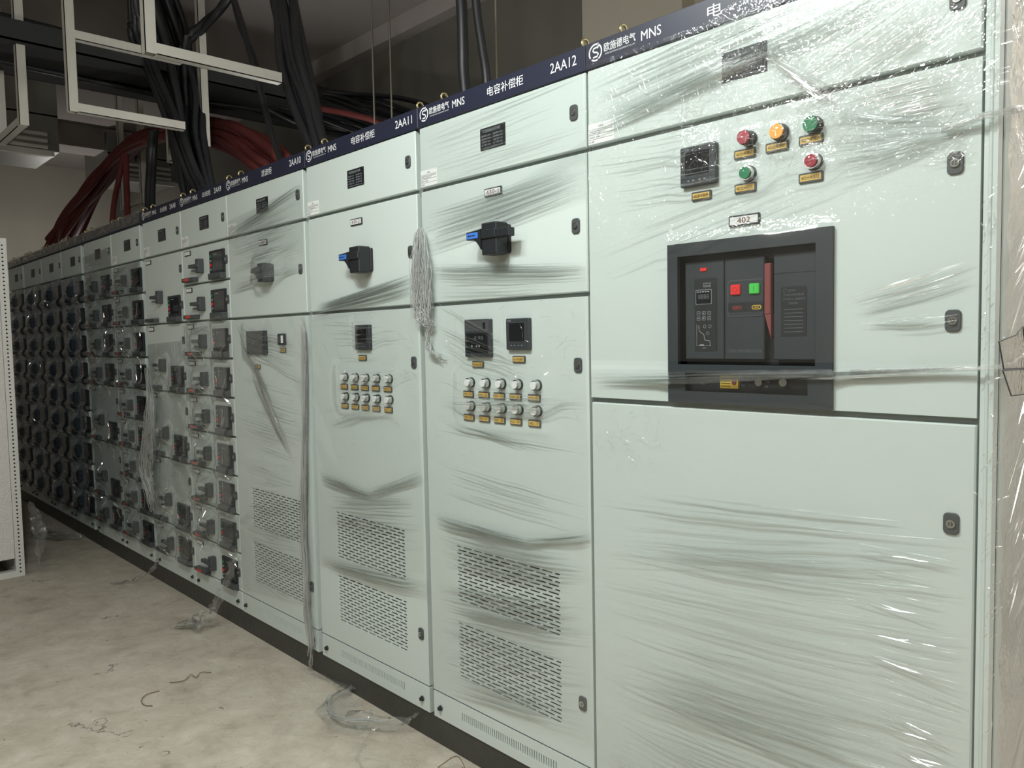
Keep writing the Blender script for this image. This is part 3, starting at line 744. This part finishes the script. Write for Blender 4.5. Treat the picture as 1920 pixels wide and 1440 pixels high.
F_(16, (1126, 1250), (1128, 1438), (1838, 1560), (1838, 2000), .0045, .004, .1)
F_(20, (1110, 700), (1112, 722), (1850, 684), (1850, 694), .0045, .003, .05, .002)
F_(14, (1500, 702), (1500, 716), (1850, 684), (1850, 694), .004, .002, .15, .002, k='glint', ridge=.35)
F_(10, (1118, 708), (1118, 726), (1700, 690), (1850, 692), .006, .005, .2, .004)
F_(8, (1108, 450), (1108, 560), (1500, 300), (1840, 240), .004, .002, .3)
F_(22, (1102, 190), (1102, 420), (1480, 160), (1500, 330), .0035, .004, .4)
F_(26, (1100, 150), (1106, 255), (1520, -30), (1600, 30), .006, -.002, .2)
F_(8, (1104, 232), (1104, 262), (1640, -40), (1700, 10), .012, .0, .05)
F_(26, (1400, 130), (1500, 240), (1690, -60), (1830, 10), .0028, 0, .15, .004, .001, k='glint')
F_(14, (1560, 120), (1640, 150), (1760, -10), (1800, 40), .003, 0, .2, .003, .002, k='glint')
F_(60, (1480, 200), (1540, 360), (1838, 222), (1838, 236), .003, .006, .35, .004)
F_(44, (1540, 190), (1640, 240), (1832, 110), (1832, 200), .0024, .0, .4, .006, k='glint')
F_(20, (1380, 60), (1420, 100), (1630, 190), (1640, 260), .003, .01, .3, k='glint')
F_(12, (1590, 555), (1600, 590), (1834, 474), (1834, 524), .005, .002, .1, k='glint', ridge=.3)
F_(10, (1600, 600), (1660, 625), (1780, 585), (1830, 600), .004, .003, .3)
F_(30, (1560, 1000), (1640, 1400), (1834, 1030), (1834, 1500), .0035, .002, .3, k='glint', ridge=.4)
f.crinkle(260, 1240, 1560, 110, 330); f.crinkle(420, 1440, 1800, 150, 310, (.008, .04), .0016, (-15, 50)); f.crinkle(160, 1480, 1830, 20, 230, (.01, .05), .0018, (10, 50)); f.crinkle(60, 1120, 1350, 150, 260, (.02, .08)); f.crinkle(40, 1120, 1240, 770, 880, (.02, .06))
f.crinkle(70, 1842, 1866, 20, 1400, (.01, .04), .003, (50, 75))
# round the corner and back along the side
vs = []; nz, ny = 90, 30
for j in range(nz+1):
    z = .1 + 2.19*j/nz
    for i in range(ny+1):
        yy = -.012 + 1.0*(i/ny)**1.6
        x = .006 + .006*math.sin(z*7+yy*5)*min(1, yy*8) + .006*abs(math.sin(z*23+yy*9+.8*math.sin(yy*17))) + (.012 if yy < .03 else .012)
        vs.append((x, yy, z))
n = ny+1
f.b.add(vs, [(j*n+i, j*n+i+1, (j+1)*n+i+1, (j+1)*n+i) for j in range(nz) for i in range(ny)], 'filmside', True)
f.b.add([(.004, f.y(.004, .1+2.19*j/nz), .1+2.19*j/nz) for j in range(nz+1)] + [vs[j*n] for j in range(nz+1)], [(j, nz+1+j, nz+2+j, j+1) for j in range(nz)], 'film', True)
for q in range(260):
    z = f.r.uniform(.15, 2.25); y0 = f.r.uniform(.0, .28); l = f.r.uniform(.05, .16); s_ = f.r.uniform(.3, 1.2); w_ = f.r.uniform(.001, .004)
    vs = []
    for i in range(6):
        t = i/5; x = .026; yy = y0+l*t; zz = z+l*s_*t; ww = w_*min(1, 3*min(t, 1-t)+.1)
        vs += [(x, yy, zz-ww), (x+ww*.8, yy, zz), (x, yy, zz+ww)]
    f.b.add(vs, [(i*3+j, i*3+j+1, i*3+j+4, i*3+j+3) for i in range(5) for j in (0, 1)], 'glint')
# twisted ropes of film pulled round the corner
for pts, rr in (([(*at(1770, 246), -.014), (*at(1825, 230), -.018), (*at(1850, 222), -.024)], .007), ([(*at(1600, 696), -.015), (*at(1760, 692), -.016), (*at(1850, 690), -.02)], .005)):
    p = [(a, y_, b_) for a, b_, y_ in pts] + [(.028, .0, pts[-1][1]+.006), (.036, .10, pts[-1][1]+.03), (.034, .35, pts[-1][1]+.05)]
    q = []
    for i in range(len(p)-1):
        for t in (0, .25, .5, .75): q.append(Vector(p[i]).lerp(Vector(p[i+1]), t))
    q.append(Vector(p[-1]))
    for k_ in range(4):
        f.b.tube([v+Vector((.0, -.003*math.cos(i*.8+k_*1.57), rr*.6*math.sin(i*.8+k_*1.57))) for i, v in enumerate(q)], rr*.55, 'bunch', 6)
f.done('crinkled clear film wrapped over the wide right-hand cabinet and round its side')

def atx(px, py, x):
    d = fw + (px-960)/1450*r2 - (py-720)/1450*u2; p = _o + d*((x-_o.x)/d.x); return (x, p.y, p.z)
b = MB(); fl = [[(1873, 640), (1905, 628), (1918, 612), (1926, 690), (1882, 692)], [(1880, 694), (1926, 692), (1930, 738), (1896, 742)]]
for q, ol in enumerate(fl):
    pp = [atx(a, c, .034+.003*q) for a, c in ol]
    b.add(pp, [range(len(pp))], 'filmside')
    b.tube(pp+[pp[0]], .0014, 'dgrey', 5)
tag(b.build('document_pocket'), 'clear dark edged pocket on the film at the side of the wide right-hand cabinet', 'plastic pocket')

# 2AA12
bm12 = [(-1.325, 1.773, .058, .05, .066, .55), (-1.467, 1.468, .06, .06, .014, .25), (-1.28, 1.478, .05, .05, .014, .25), (-1.36, 1.28, .18, .06, .024, .35)]
f = Film(bm12[1:], .007, 5); F_ = f.fan
f.quad((-1.76, 2.197), (-1.006, 2.197), (-1.006, 1.955), (-1.76, 1.83), 'film', 40, 20)
f.quad(at(796, 455), at(1102, 262), at(1102, 372), at(806, 478), 'film', 30, 8)
f.quad((-1.76, 1.715), (-1.006, 1.665), (-1.006, 1.28), (-1.76, 1.28), 'film', 40, 24)
f.quad((-1.76, 1.28), (-1.006, 1.28), (-1.006, .27), (-1.76, .215), 'film', 40, 50)
F_(14, (786, 262), (788, 350), (1096, 140), (1100, 255), .004, .002)
F_(34, (795, 400), (803, 475), (1100, 300), (1101, 362), .0055, .004, .12)
F_(22, (808, 494), (808, 520), (1102, 494), (1103, 516), .005, .004, .05)
F_(8, (800, 520), (802, 560), (1060, 520), (1103, 545), .004, .003)
F_(20, (812, 560), (816, 720), (960, 640), (1104, 780), .004, .003, .3)
F_(14, (816, 730), (818, 765), (1108, 735), (1110, 762), .004, .004, .2)
F_(12, (818, 770), (820, 800), (1000, 850), (1110, 840), .0045, .004, .3)
F_(12, (820, 860), (822, 930), (1114, 950), (1114, 1010), .003, .004, .3)
F_(24, (818, 960), (820, 985), (1016, 1012), (1026, 1022), .005, .006, .04)
F_(16, (990, 1008), (1000, 1018), (1114, 998), (1114, 1016), .005, .003, .04)
F_(40, (820, 980), (822, 1050), (1116, 1040), (1116, 1110), .004, .008, .3)
F_(46, (820, 1090), (824, 1180), (1118, 1130), (1118, 1240), .0045, .008, .25)
F_(30, (822, 1180), (826, 1290), (1118, 1240), (1120, 1380), .0045, .008, .3)
f.crinkle(40, 800, 1100, 560, 860, (.02, .06))
f.done('clear film with fanned folds across the cabinet headed 2AA12, leaving its handle free')
# 2AA11
f = Film([(-2.12, 1.479, .05, .05, .014, .25), (-2.13, 1.28, .18, .06, .024, .35)], .007, 6); F_ = f.fan
f.quad(at(592, 586), at(783, 516), at(786, 578), at(592, 600), 'film', 26, 8)
f.quad((-2.545, 1.575), (-1.79, 1.575), (-1.79, .62), (-2.545, .50), 'film', 40, 44)
f.quad(at(608, 1040), at(806, 1085), at(808, 1125), at(610, 1062), 'film', 24, 6)
F_(36, (588, 575), (592, 590), (780, 512), (784, 545), .006, .004, .1)
F_(20, (596, 600), (602, 780), (770, 600), (796, 760), .004, .003, .45)
F_(10, (604, 800), (640, 800), (690, 760), (790, 740), .005, .002, .2)
F_(26, (602, 882), (604, 900), (698, 922), (706, 932), .0045, .004, .04)
F_(20, (684, 920), (692, 930), (797, 880), (799, 900), .0045, .004, .04)
F_(16, (606, 920), (606, 950), (790, 930), (800, 950), .004, .004, .25)
F_(24, (607, 945), (608, 990), (800, 960), (804, 1030), .004, .005, .3)
F_(24, (610, 1045), (611, 1062), (806, 1080), (808, 1120), .005, .006, .15)
f.crinkle(60, 600, 790, 600, 880, (.02, .07))
f.done('clear film with a sagging fold across the cabinet headed 2AA11')
# 2AA10
f = Film([(-2.905, 1.783, .055, .042, .058, .6), (-3.06, 1.466, .1, .056, .012, .2)], .007, 8); F_ = f.fan
f.quad(at(428, 418), at(568, 346), at(574, 500), at(434, 548), 'film', 30, 24)
f.quad((-3.33, 1.578), (-2.59, 1.582), (-2.59, .30), (-3.33, .22), 'film', 36, 60)
F_(50, (428, 418), (434, 548), (569, 350), (575, 500), .005, .003, .3)
F_(10, (428, 440), (430, 450), (566, 345), (568, 352), .006, .0, .05)
F_(10, (434, 545), (434, 550), (574, 496), (575, 503), .006, .0, .05)
F_(24, (440, 605), (444, 640), (574, 640), (576, 720), .0045, .01, .3)
F_(14, (445, 600), (455, 660), (500, 720), (520, 760), .006, .0, .1)
F_(16, (468, 690), (485, 690), (540, 845), (552, 860), .010, .004, .1)
F_(30, (448, 700), (452, 900), (575, 740), (580, 940), .0045, .004, .4)
F_(30, (452, 900), (456, 1090), (576, 900), (584, 1180), .0045, .008, .4)
f.crinkle(120, 445, 580, 600, 1130, (.02, .09))
f.done('dull creased film across the cabinet headed 2AA10, over its grey handle')
# drawer cabinets: film tented over every handle and latch
FILM_LAB = {9: 'tented film over the lower drawers of the cabinet headed 2AA9', 8: 'tented film over the lower drawers of the cabinet headed 2AA8',
            7: 'hazy film over the drawers just left of the cabinet headed 2AA8', 6: 'hazy film over the blank drawer fronts, second cabinet left of the one headed 2AA8',
            5: 'shaded film over the drawers, third cabinet left of the one headed 2AA8', 4: 'shaded film over the drawers, fourth cabinet left of the one headed 2AA8',
            3: 'shaded film over the drawers, fifth cabinet left of the one headed 2AA8', 2: 'shaded film over the last cabinet at the far left end'}
for n in (9, 8, 7, 6, 5, 4, 3, 2):
    x0, dr = EDGE[n]; bumps = []; i = 0
    for k in LAY[n]:
        z1, z0 = ZS[i], ZS[i+k]; big = k == 2; dz = -.2 if big else 0
        bumps += [(x0+.23, z1-.11+(dz+.066 if big else 0), .062, .03, .04, .62), (x0+.477, z1-.177+dz, .08, .014, .03, .6), (x0+.13, z1-.175+dz, .08, .011, .032, .6), (x0+.468, z1-.102+dz, .087, .057, .012, .3)]
        i += k
    f = Film(bumps, .007, 20+n)
    top = {9: ZS[2]-.02, 8: ZS[2]-.12, 7: ZS[0]-.02, 6: 2.10}.get(n, 1.97)
    bot = {9: .40, 8: .22}.get(n, .2)
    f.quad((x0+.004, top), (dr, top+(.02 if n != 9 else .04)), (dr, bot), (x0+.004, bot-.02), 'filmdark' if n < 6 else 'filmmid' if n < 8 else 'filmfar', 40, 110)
    if n < 8:
        w_ = NEXT[n]-x0
        hv = [(x0+w_*i/24, -.011-.004*abs(math.sin(i*1.7+n)), z) for z in (2.205, 2.235, 2.272+.006*math.sin(n)) for i in range(25)]
        f.b.add(hv, [(j*25+i, j*25+25+i, j*25+26+i, j*25+i+1) for j in (0, 1) for i in range(24)], 'bunch', True)
        for q in range(14):
            X = f.r.uniform(x0, x0+w_-.07); z = f.r.uniform(2.215, 2.262); l = f.r.uniform(.02, .07)
            f.b.add([(X, -.017, z), (X+l, -.017, z+f.r.uniform(-.006, .006)), (X+l, -.016, z+.012), (X, -.016, z+.012)], [(0, 1, 2, 3)], 'glint')
    r = f.r
    for (bx, bz, hx, hz, hh, sl) in bumps:
        if hh < .02 or not bot < bz < top: continue
        for q in range(5 if n > 7 else 4):
            a = rad(r.uniform(0, 360)); l = r.uniform(.05, .13); p = Vector((bx+hx*math.cos(a), bz+hz*math.sin(a))); q_ = p+Vector((l*math.cos(a), l*math.sin(a)))
            q_.x = min(max(q_.x, x0+.005), dr-.002)
            f.fold(p, q_, r.uniform(.003, .006), seg=6)
    for q in range(30):
        z = r.uniform(bot, top); X = r.uniform(x0+.01, dr-.2); f.fold(Vector((X, z)), Vector((X+r.uniform(.1, .18), z+r.uniform(-.06, .06))), r.uniform(.003, .006), r.uniform(-.01, .01), seg=8)
    f.done(FILM_LAB[n])

def curve(pts, n=8):
    P = [Vector(p) for p in pts]; P = [2*P[0]-P[1]] + P + [2*P[-1]-P[-2]]; out = []
    for i in range(1, len(P)-2):
        for q in range(n):
            t = q/n; a, b_, c, d = P[i-1:i+3]
            out.append(.5*((2*b_)+(c-a)*t+(2*a-5*b_+4*c-d)*t*t+(3*b_-a-3*c+d)*t**3))
    out.append(P[-2]); return out
# ------------------------------------------------------------------ loose film: bunches, tails and scraps
def crumple(b, pts, wd, seed, n=7, k='bunch', amp=.35, rows=26, up=Vector((1, 0, 0))):
    r = random.Random(seed); P = [Vector(p) for p in pts]; L = len(P)-1; vs = []
    for i in range(rows+1):
        t = i/rows*L; j = min(int(t), L-1); u = t-j; p = P[j].lerp(P[j+1], u); d = (P[j+1]-P[j]).normalized()
        W = wd[0]*(1-i/rows)+wd[1]*i/rows if not callable(wd) else wd(i/rows)
        nrm = d.cross(up).normalized()
        for q in range(n+1):
            a = (q/n-.5)*W
            vs.append(p + up*a + nrm*r.uniform(-1, 1)*W*amp + d*r.uniform(-1, 1)*W*.15 + up*r.uniform(-1, 1)*W/n*.5)
    m = n+1
    b.add(vs, [(i*m+q, (i+1)*m+q, (i+1)*m+q+1, i*m+q+1) for i in range(rows) for q in range(n)], k, True)
def strands(b, pts, wd, n, seed, r=.0011, rows=26, depth=.012):
    rr = random.Random(seed); P = curve(pts, max(2, rows//(len(pts)-1))); L = len(P)-1
    for q in range(n):
        o = rr.uniform(-.5, .5); t0 = rr.uniform(0, .45); t1 = rr.uniform(.55, 1); ph = rr.uniform(0, 6); am = rr.uniform(.02, .12); fq = rr.uniform(8, 26); dp = rr.uniform(-1, 1)
        line = []
        for i in range(int(t0*L), int(t1*L)+1):
            t = i/L; W = wd(t); line.append(P[i]+Vector((W*(o+am*math.sin(fq*t+ph)), -depth*abs(dp)-depth*.5*math.sin(fq*.7*t+ph), .004*math.sin(fq*1.7*t))))
        if len(line) > 2: b.tube(line, r*rr.uniform(.6, 1.6), 'strand', 3)
def loose(name, label, specs, cat='plastic film', group='loose tails and bunches of film'):
    b = MB()
    for sp in specs:
        if sp[0] == 'strands': strands(b, *sp[1:])
        else: crumple(b, *sp[0:3], **(sp[3] if len(sp) > 3 else {}))
    o = b.build(name); return tag(o, label, cat, group)
def A3(px, py, y): X, Z = at(px, py, y); return (X, y, Z)
E1 = lambda t: .015+.085*math.sin(math.pi*min(1, t*1.02))**.7
E2 = lambda t: .012+.028*abs(math.sin(t*11))
E3 = lambda t: .04+.16*math.sin(math.pi*t)**1.2
B1 = [A3(790, 428, -.02), A3(790, 480, -.025), A3(792, 560, -.025), A3(798, 600, -.025), A3(808, 615, -.02)]
B2 = [A3(566, 595, -.015), A3(572, 640, -.015), A3(574, 760, -.015), A3(572, 880, -.02), A3(570, 990, -.015), A3(578, 1090, -.015), A3(578, 1150, -.015), A3(586, 1200, -.015), A3(584, 1225, -.012), A3(580, 1265, -.01)]
B3 = [A3(276, 690, -.03), A3(284, 760, -.05), A3(280, 830, -.055), A3(276, 880, -.055), A3(284, 930, -.05), A3(290, 965, -.03)]
loose('film_bunch', 'bright crumpled film bunched at the joint between the cabinets headed 2AA11 and 2AA12',
      [(B1, E1, 31, dict(n=6, rows=20, amp=.15)), ('strands', B1, E1, 90, 131), ('strands', [A3(808, 612, -.02), A3(803, 640, -.018), A3(812, 660, -.018), A3(834, 668, -.018)], lambda t: .022, 22, 132)])
loose('film_bunch', 'narrow string of crumpled film down the right edge of the cabinet headed 2AA10',
      [(B2, E2, 33, dict(n=4, rows=60, amp=.25)), ('strands', B2, E2, 60, 133, .0012, 70)])
loose('film_bunch', 'baggy clump of crumpled film between the cabinet headed 2AA8 and its left neighbour',
      [(B3, E3, 34, dict(n=7, rows=22, amp=.15)), ('strands', B3, E3, 60, 134, .0016, 30)])
loose('film_tail', 'twisted film tail hanging from the bottom drawer of the cabinet headed 2AA9 to the floor',
      [([A3(446, 1030, -.04), A3(428, 1080, -.06), A3(402, 1140, -.10), (-3.50, -.17, .06), (-3.52, -.2, .03)], (.05, .16), 35, dict(n=6, rows=34, amp=.14)),
       ([(-3.50, -.17, .06), (-3.56, -.2, .02), (-3.62, -.25, .008)], (.18, .05), 36, dict(n=6, rows=10, amp=.1, up=Vector((0.5, .85, 0))))])
loose('film_tail', 'short film tail below the cabinet headed 2AA8, trailing onto the floor',
      [([A3(296, 1048, -.03), A3(285, 1070, -.05), (-4.6, -.12, .015), (-4.66, -.24, .006)], (.05, .07), 37, dict(n=5, rows=18, amp=.15))])
loose('film_scrap', 'crumpled scrap of film lying on the floor beside the plinth below 2AA11',
      [([(-1.84, -.01, .09), (-1.90, -.03, .03), (-2.0, -.12, .03), (-2.12, -.17, .02), (-2.28, -.12, .018), (-2.34, -.03, .02), (-2.30, .0, .03)], lambda t: .05+.09*math.sin(math.pi*t), 38, dict(n=5, rows=26, amp=.13, up=Vector((.1, 1, .1)))), ('strands', [(-1.84, -.04, .07), (-2.0, -.13, .05), (-2.12, -.18, .035), (-2.28, -.13, .03), (-2.32, -.05, .03)], lambda t: .02, 12, 138, .0014),
       ([(-2.3, -.0, .03), (-2.45, .0, .012), (-2.62, -.02, .006)], (.08, .02), 39, dict(n=5, rows=16, amp=.12, up=Vector((.1, 1, 0)))),
       ([(-2.0, -.12, .03), (-1.92, -.22, .008), (-1.86, -.27, .004), (-1.72, -.3, .004)], (.02, .01), 40, dict(n=2, rows=16, amp=.2, up=Vector((.3, 1, 0))))], group='film scraps on the floor')
loose('film_scrap', 'loose film heap on the floor at the far end of the aisle',
      [([(-6.0, -.06, .03), (-6.1, -.18, .05), (-6.25, -.22, .03), (-6.4, -.2, .02)], (.12, .2), 41, dict(n=6, rows=16, amp=.2, up=Vector((.2, 1, 0))))], group='film scraps on the floor')
loose('film_tail', 'clear film streamer hanging from the foam wrapped enclosure at the left edge',
      [([(-5.36, -.50, .46), (-5.38, -.47, .36), (-5.38, -.45, .24), (-5.38, -.46, .12), (-5.37, -.47, .03)], lambda t: .015+.07*math.sin(math.pi*min(1, t*1.15))**.8, 42, dict(n=7, rows=36, amp=.2, up=Vector((.4, .9, 0))))])
for pts, lab in (([(-2.95, -.33, .004), (-2.965, -.37, .012), (-2.94, -.40, .008), (-2.975, -.41, .012), (-2.95, -.45, .006), (-2.98, -.50, .004)], 'bent bit of scrap wire on the floor below 2AA10'), ([(-2.93, -.56, .004), (-2.93, -.61, .006), (-2.89, -.645, .007), (-2.84, -.65, .004), (-2.81, -.63, .004)], 'curled bit of scrap wire nearer the camera on the open floor'),
                 ([(-1.62, -.10, .004), (-1.56, -.06, .05), (-1.50, -.08, .004), (-1.55, -.16, .004)], 'thin hooked strand lying by the plinth below 2AA12')):
    tag(MB().tube(curve(pts), .0018, 'wire', 6).build('wire_scrap'), lab, 'wire', 'bits of scrap on the floor')

# ------------------------------------------------------------------ foam wrapped enclosures across the aisle
def enclosure(x1, label):
    t = thing('open_enclosure', label, 'cabinet frame', (x1, -.56, 0), 'foam wrapped enclosures across the aisle')
    W, D, H = .8, 1.0, 2.15
    for px in (0, -W+.05):
        for py in (0, -D+.05):
            b = MB().box(px-.05, px, py-.05, py, 0, H, 'post')
            for q in range(84):
                z = .03+q*.025
                b.cyl((py-.025, z), .0055, px-.001, px+.0006, 'hole', 8, axis='x')
                if py == 0: b.box(px-.034, px-.014, py-.001, py+.0006, z, z+.014, 'hole') if q % 1 == 0 else None
            b.build('punched_post', t)
    for z, nm in ((0, 'bottom_frame'), (H-.04, 'top_frame')):
        b = MB(); b.box(-W+.05, -.05, -.05, 0, z, z+.04, 'post'); b.box(-.05, 0, -D+.05, -.05, z, z+.04, 'post'); b.box(-W, -W+.05, -D+.05, -.05, z, z+.04, 'post'); b.box(-W+.05, -.05, -D, -D+.05, z, z+.04, 'post')
        b.build(nm, t)
    b = MB().box(-.012, -.004, -D+.05, -.052, .12, H-.06, 'foam').box(-W+.004, -W+.012, -D+.05, -.052, .12, H-.06, 'foam').box(-W+.05, -.05, -.014, -.006, .1, H-.06, 'foam').box(-W+.05, -.05, -D+.006, -D+.014, .1, H-.06, 'foam').box(-W+.05, -.05, -D+.05, -.05, H-.03, H-.02, 'foam')
    b.build('foam_sheet', t, label='silvery foam sheet')
enclosure(-5.30, 'foam wrapped open enclosure with punched posts at the left edge, across the aisle')
for q in range(1, 4): enclosure(-5.30-.82*q, ['second foam wrapped enclosure behind the one at the left edge', 'third foam wrapped enclosure behind the one at the left edge', 'farthest foam wrapped enclosure behind the one at the left edge'][q-1])  # unseen repeats, added to keep light off the far cabinet fronts

# ------------------------------------------------------------------ overhead: hangers, trays, cables, ducts
def hanger(label, p0, p1, zb, ztop=ZC, bars=(), sz=.05, k='hang', legs=2):
    """trapeze of strut: two drop legs from the ceiling and cross bars; p0, p1 = leg positions in plan"""
    t = thing('cable_hanger', label, 'hanger', (p0[0], p0[1], zb), 'steel strut hangers above the cabinets')
    h = sz/2; b0 = (0, 0); b1 = (p1[0]-p0[0], p1[1]-p0[1])
    for q in (b0, b1)[:legs]:
        b = MB().box(q[0]-h, q[0]+h, q[1]-h, q[1]-h+.004, -h, ztop-zb, k).box(q[0]-h, q[0]-h+.004, q[1]-h, q[1]+h, -h, ztop-zb, k).box(q[0]+h-.004, q[0]+h, q[1]-h, q[1]+h, -h, ztop-zb, k)
        b.build('drop_leg', t)
    for z in (0,)+tuple(bars):
        x0_, x1_ = sorted((b0[0], b1[0])); y0_, y1_ = sorted((b0[1], b1[1])); e = -h
        if x1_-x0_ > y1_-y0_: b = MB().box(x0_+h, x1_-h, -h, h, z-h, z-h+.004, k).box(x0_+h, x1_-h, -h, -h+.004, z-h, z+h, k).box(x0_+h, x1_-h, h-.004, h, z-h, z+h, k)
        else: b = MB().box(-h, h, y0_+h, y1_-h, z-h, z-h+.004, k).box(-h, -h+.004, y0_+h, y1_-h, z-h, z+h, k).box(h-.004, h, y0_+h, y1_-h, z-h, z+h, k)
        b.build('cross_bar', t)
hanger('nearest bright strut hanger, its bar above the cabinet headed 2AA10', (-3.27, -.36), (-3.27, .30), 2.8, legs=1)
hanger('two-bar strut hanger left of the nearest one', (-4.45, -.37), (-4.45, .27), 2.8, bars=(.40,), legs=1)
hanger('strut hanger with a dark bar at the upper left edge', (-4.93, -.51), (-5.5, -.51), 2.8)
hanger('grey strut hanger behind the nearest bright bar', (-4.75, .5), (-5.35, .5), 2.8)
hanger('far strut hanger ending low beside the red cables', (-7.18, .92), (-7.75, .92), 2.8)
t = tag(MB().box(-5.55, -4.85, -.9, 2.1, 3.24, 3.25, 'inner').box(-5.55, -5.54, -.9, 2.1, 3.24, 3.36, 'inner').box(-4.86, -4.85, -.9, 2.1, 3.24, 3.36, 'inner').build('cable_tray'), 'dark cable tray crossing above the row, full of black cables', 'cable tray')
def cables(label, pts, n, spread, rad_, k, seed, cat='cable bundle', group='cable bundles above the cabinets', ends=None):
    r = random.Random(seed); t = thing('cable_bundle', label, cat, pts[-1], group); base = Vector(pts[-1])
    for q in range(n):
        a = r.uniform(0, 6.28); rr = math.sqrt(r.random()); p2 = []
        for i, p in enumerate(pts):
            sp = spread[i] if isinstance(spread, (list, tuple)) else spread
            p2.append(Vector(p)+Vector((math.cos(a)*rr*sp, math.sin(a)*rr*sp*.8, math.sin(a+1)*rr*sp*.6))+Vector((r.uniform(-1, 1), r.uniform(-1, 1), r.uniform(-1, 1)))*sp*.22-base)
        MB().tube(curve(p2), rad_*r.uniform(.8, 1.15), k, 8).build('cable', t)
    return t
cables('black cables lying along the tray that crosses above the row', [(-5.2, -.9, 3.33), (-5.2, .6, 3.32), (-5.2, 1.3, 3.32), (-5.2, 1.85, 3.32)], 16, .2, .022, 'cableb', 51)
cables('sagging black cables dropping off the tray behind the cabinet headed 2AA11', [(-5.1, 1.1, 3.34), (-4.9, 1.5, 3.3), (-4.4, 1.65, 3.12), (-3.8, 1.6, 2.85), (-3.4, 1.35, 2.4)], 16, [.12, .2, .22, .2, .12], .022, 'cableb', 52)
cables('single red cable among the sagging black ones', [(-4.8, 1.25, 3.2), (-4.3, 1.36, 3.05), (-3.8, 1.3, 2.84), (-3.45, 1.1, 2.45)], 1, .01, .02, 'cabler', 53)
cables('thick black cable bundle dropping behind the cabinet headed 2AA8', [(-4.95, .2, 3.97), (-4.98, .35, 3.5), (-4.86, .4, 3.1), (-4.75, .4, 2.75), (-4.55, .4, 2.22)], 20, [.16, .16, .14, .12, .1], .026, 'cableb', 54)
cables('slanting black cables running down to the cabinet headed 2AA9', [A3(243, -60, .10), A3(248, 20, .12), A3(254, 70, .15), A3(285, 140, .2), A3(325, 240, .25), A3(366, 345, .3), (-4.2, .35, 2.22)], 4, .04, .022, 'cableb', 55)
cables('black cables spreading up to the ceiling above the thick bundle', [A3(450, -30, .6), A3(415, 20, .55), A3(380, 55, .5), A3(345, 100, .42), (-4.8, .4, 2.8)], 4, [.09, .07, .05, .05, .05], .024, 'cableb', 56)
cables('black cable bundle curving down to the cabinet headed 2AA10', [A3(515, -60, .45), A3(527, 20, .45), A3(548, 120, .42), A3(570, 200, .4), A3(592, 272, .38), (-2.98, .38, 2.22)], 10, [.12, .10, .08, .07, .05, .05], .025, 'cableb', 57)
cables('pair of thin black cables left of the curving bundle', [A3(432, -40, .4), A3(456, 40, .4), A3(478, 105, .4), A3(500, 190, .4), A3(532, 292, .4), (-3.3, .4, 2.22)], 2, .05, .018, 'cableb', 58)
cables('left of two upright black cables above the cabinet headed 2AA12', [A3(860, -60, .45), A3(866, 20, .45), A3(868, 90, .45), A3(870, 150, .45), (-2.0, .45, 2.22)], 1, .0, .022, 'cableb', 59, 'cable')
cables('right of two upright black cables above the cabinet headed 2AA12', [A3(888, -60, .45), A3(894, 20, .45), A3(904, 90, .45), A3(912, 150, .45), (-1.9, .45, 2.22)], 1, .0, .02, 'cableb', 60, 'cable')
cables('black cables standing behind the cabinet headed 2AA8', [A3(288, 240, .4), A3(284, 290, .4), A3(282, 390, .35), (-5.2, .35, 2.22)], 2, .03, .026, 'cableb', 61)
RED = [(112, 455), (140, 405), (190, 335), (245, 275), (300, 250), (365, 242), (430, 252), (485, 285), (520, 325)]
cables('thick red cable bundle arching out of the far cabinets', [A3(a, b_, .75) for a, b_ in RED] + [(A3(520, 325, .75)[0]+.05, .75, 2.2)], 24, [.24, .22, .15, .10, .09, .09, .1, .11, .1, .08], .028, 'cabler', 71)
cables('single red cable hanging to the left of the upright hanger', [A3(232, 290, .5), A3(224, 330, .45), A3(214, 380, .4), A3(210, 430, .35), (A3(209, 430, .35)[0], .35, 2.2)], 1, 0, .022, 'cabler', 75, 'cable')
cables('single red cable hanging to the right of another', [A3(236, 290, .5), A3(237, 340, .45), A3(239, 390, .4), A3(240, 420, .35), (A3(240, 420, .35)[0], .35, 2.2)], 1, 0, .02, 'cabler', 76, 'cable')
for (px, y_), lab in zip(((700, 1.2), (733, 1.2), (932, .9)), ('thin hanging rod left of a pair behind the cabinet headed 2AA11', 'thin hanging rod right of a pair behind the cabinet headed 2AA11', 'thin hanging rod above the cabinet headed 2AA12')):
    X, Z = at(px, 150, y_)
    tag(MB().cyl((X, y_), .006, 2.3, ZC, 'brown_rod', 8, axis='z').build('hanging_rod'), lab, 'rod', 'thin ceiling rods')
def duct(label, x, y0, y1, z0, z1, dx=.9):
    t = thing('ventilation_duct', label, 'air duct', (x, y0, z0))
    MB().plate(0, y1-y0, .0, z1-z0, 0, dx, 'duct', 0, 0).build('duct_body', t).rotation_euler = (0, 0, rad(90))
    o = t.children[0]; o.location = (0, 0, 0)
    b = MB()
    for zz in (.03, .09, .15): b.box(-.02, .03, .0, y1-y0-.1, zz-.02, zz+.012, 'shiny')
    b.box(-.03, .03, 0, y1-y0-.05, -.05, -.0, 'shiny'); b.box(-.012, .0, 0, y1-y0, (z1-z0)*.5, (z1-z0)*.5+.015, 'galv')
    for q in range(4): b.box(-.012, 0, (y1-y0)*q/4+.1, (y1-y0)*q/4+.115, .2, z1-z0, 'galv')
    b.build('duct_flange', t)
duct('large sheet duct with a shiny lower flange at the upper left', -7.9, -2.2, .42, 3.30, 3.95)
duct('farther sheet duct with a shiny lower flange behind the red cables', -9.4, 1.3, 2.1, 3.45, 3.95)
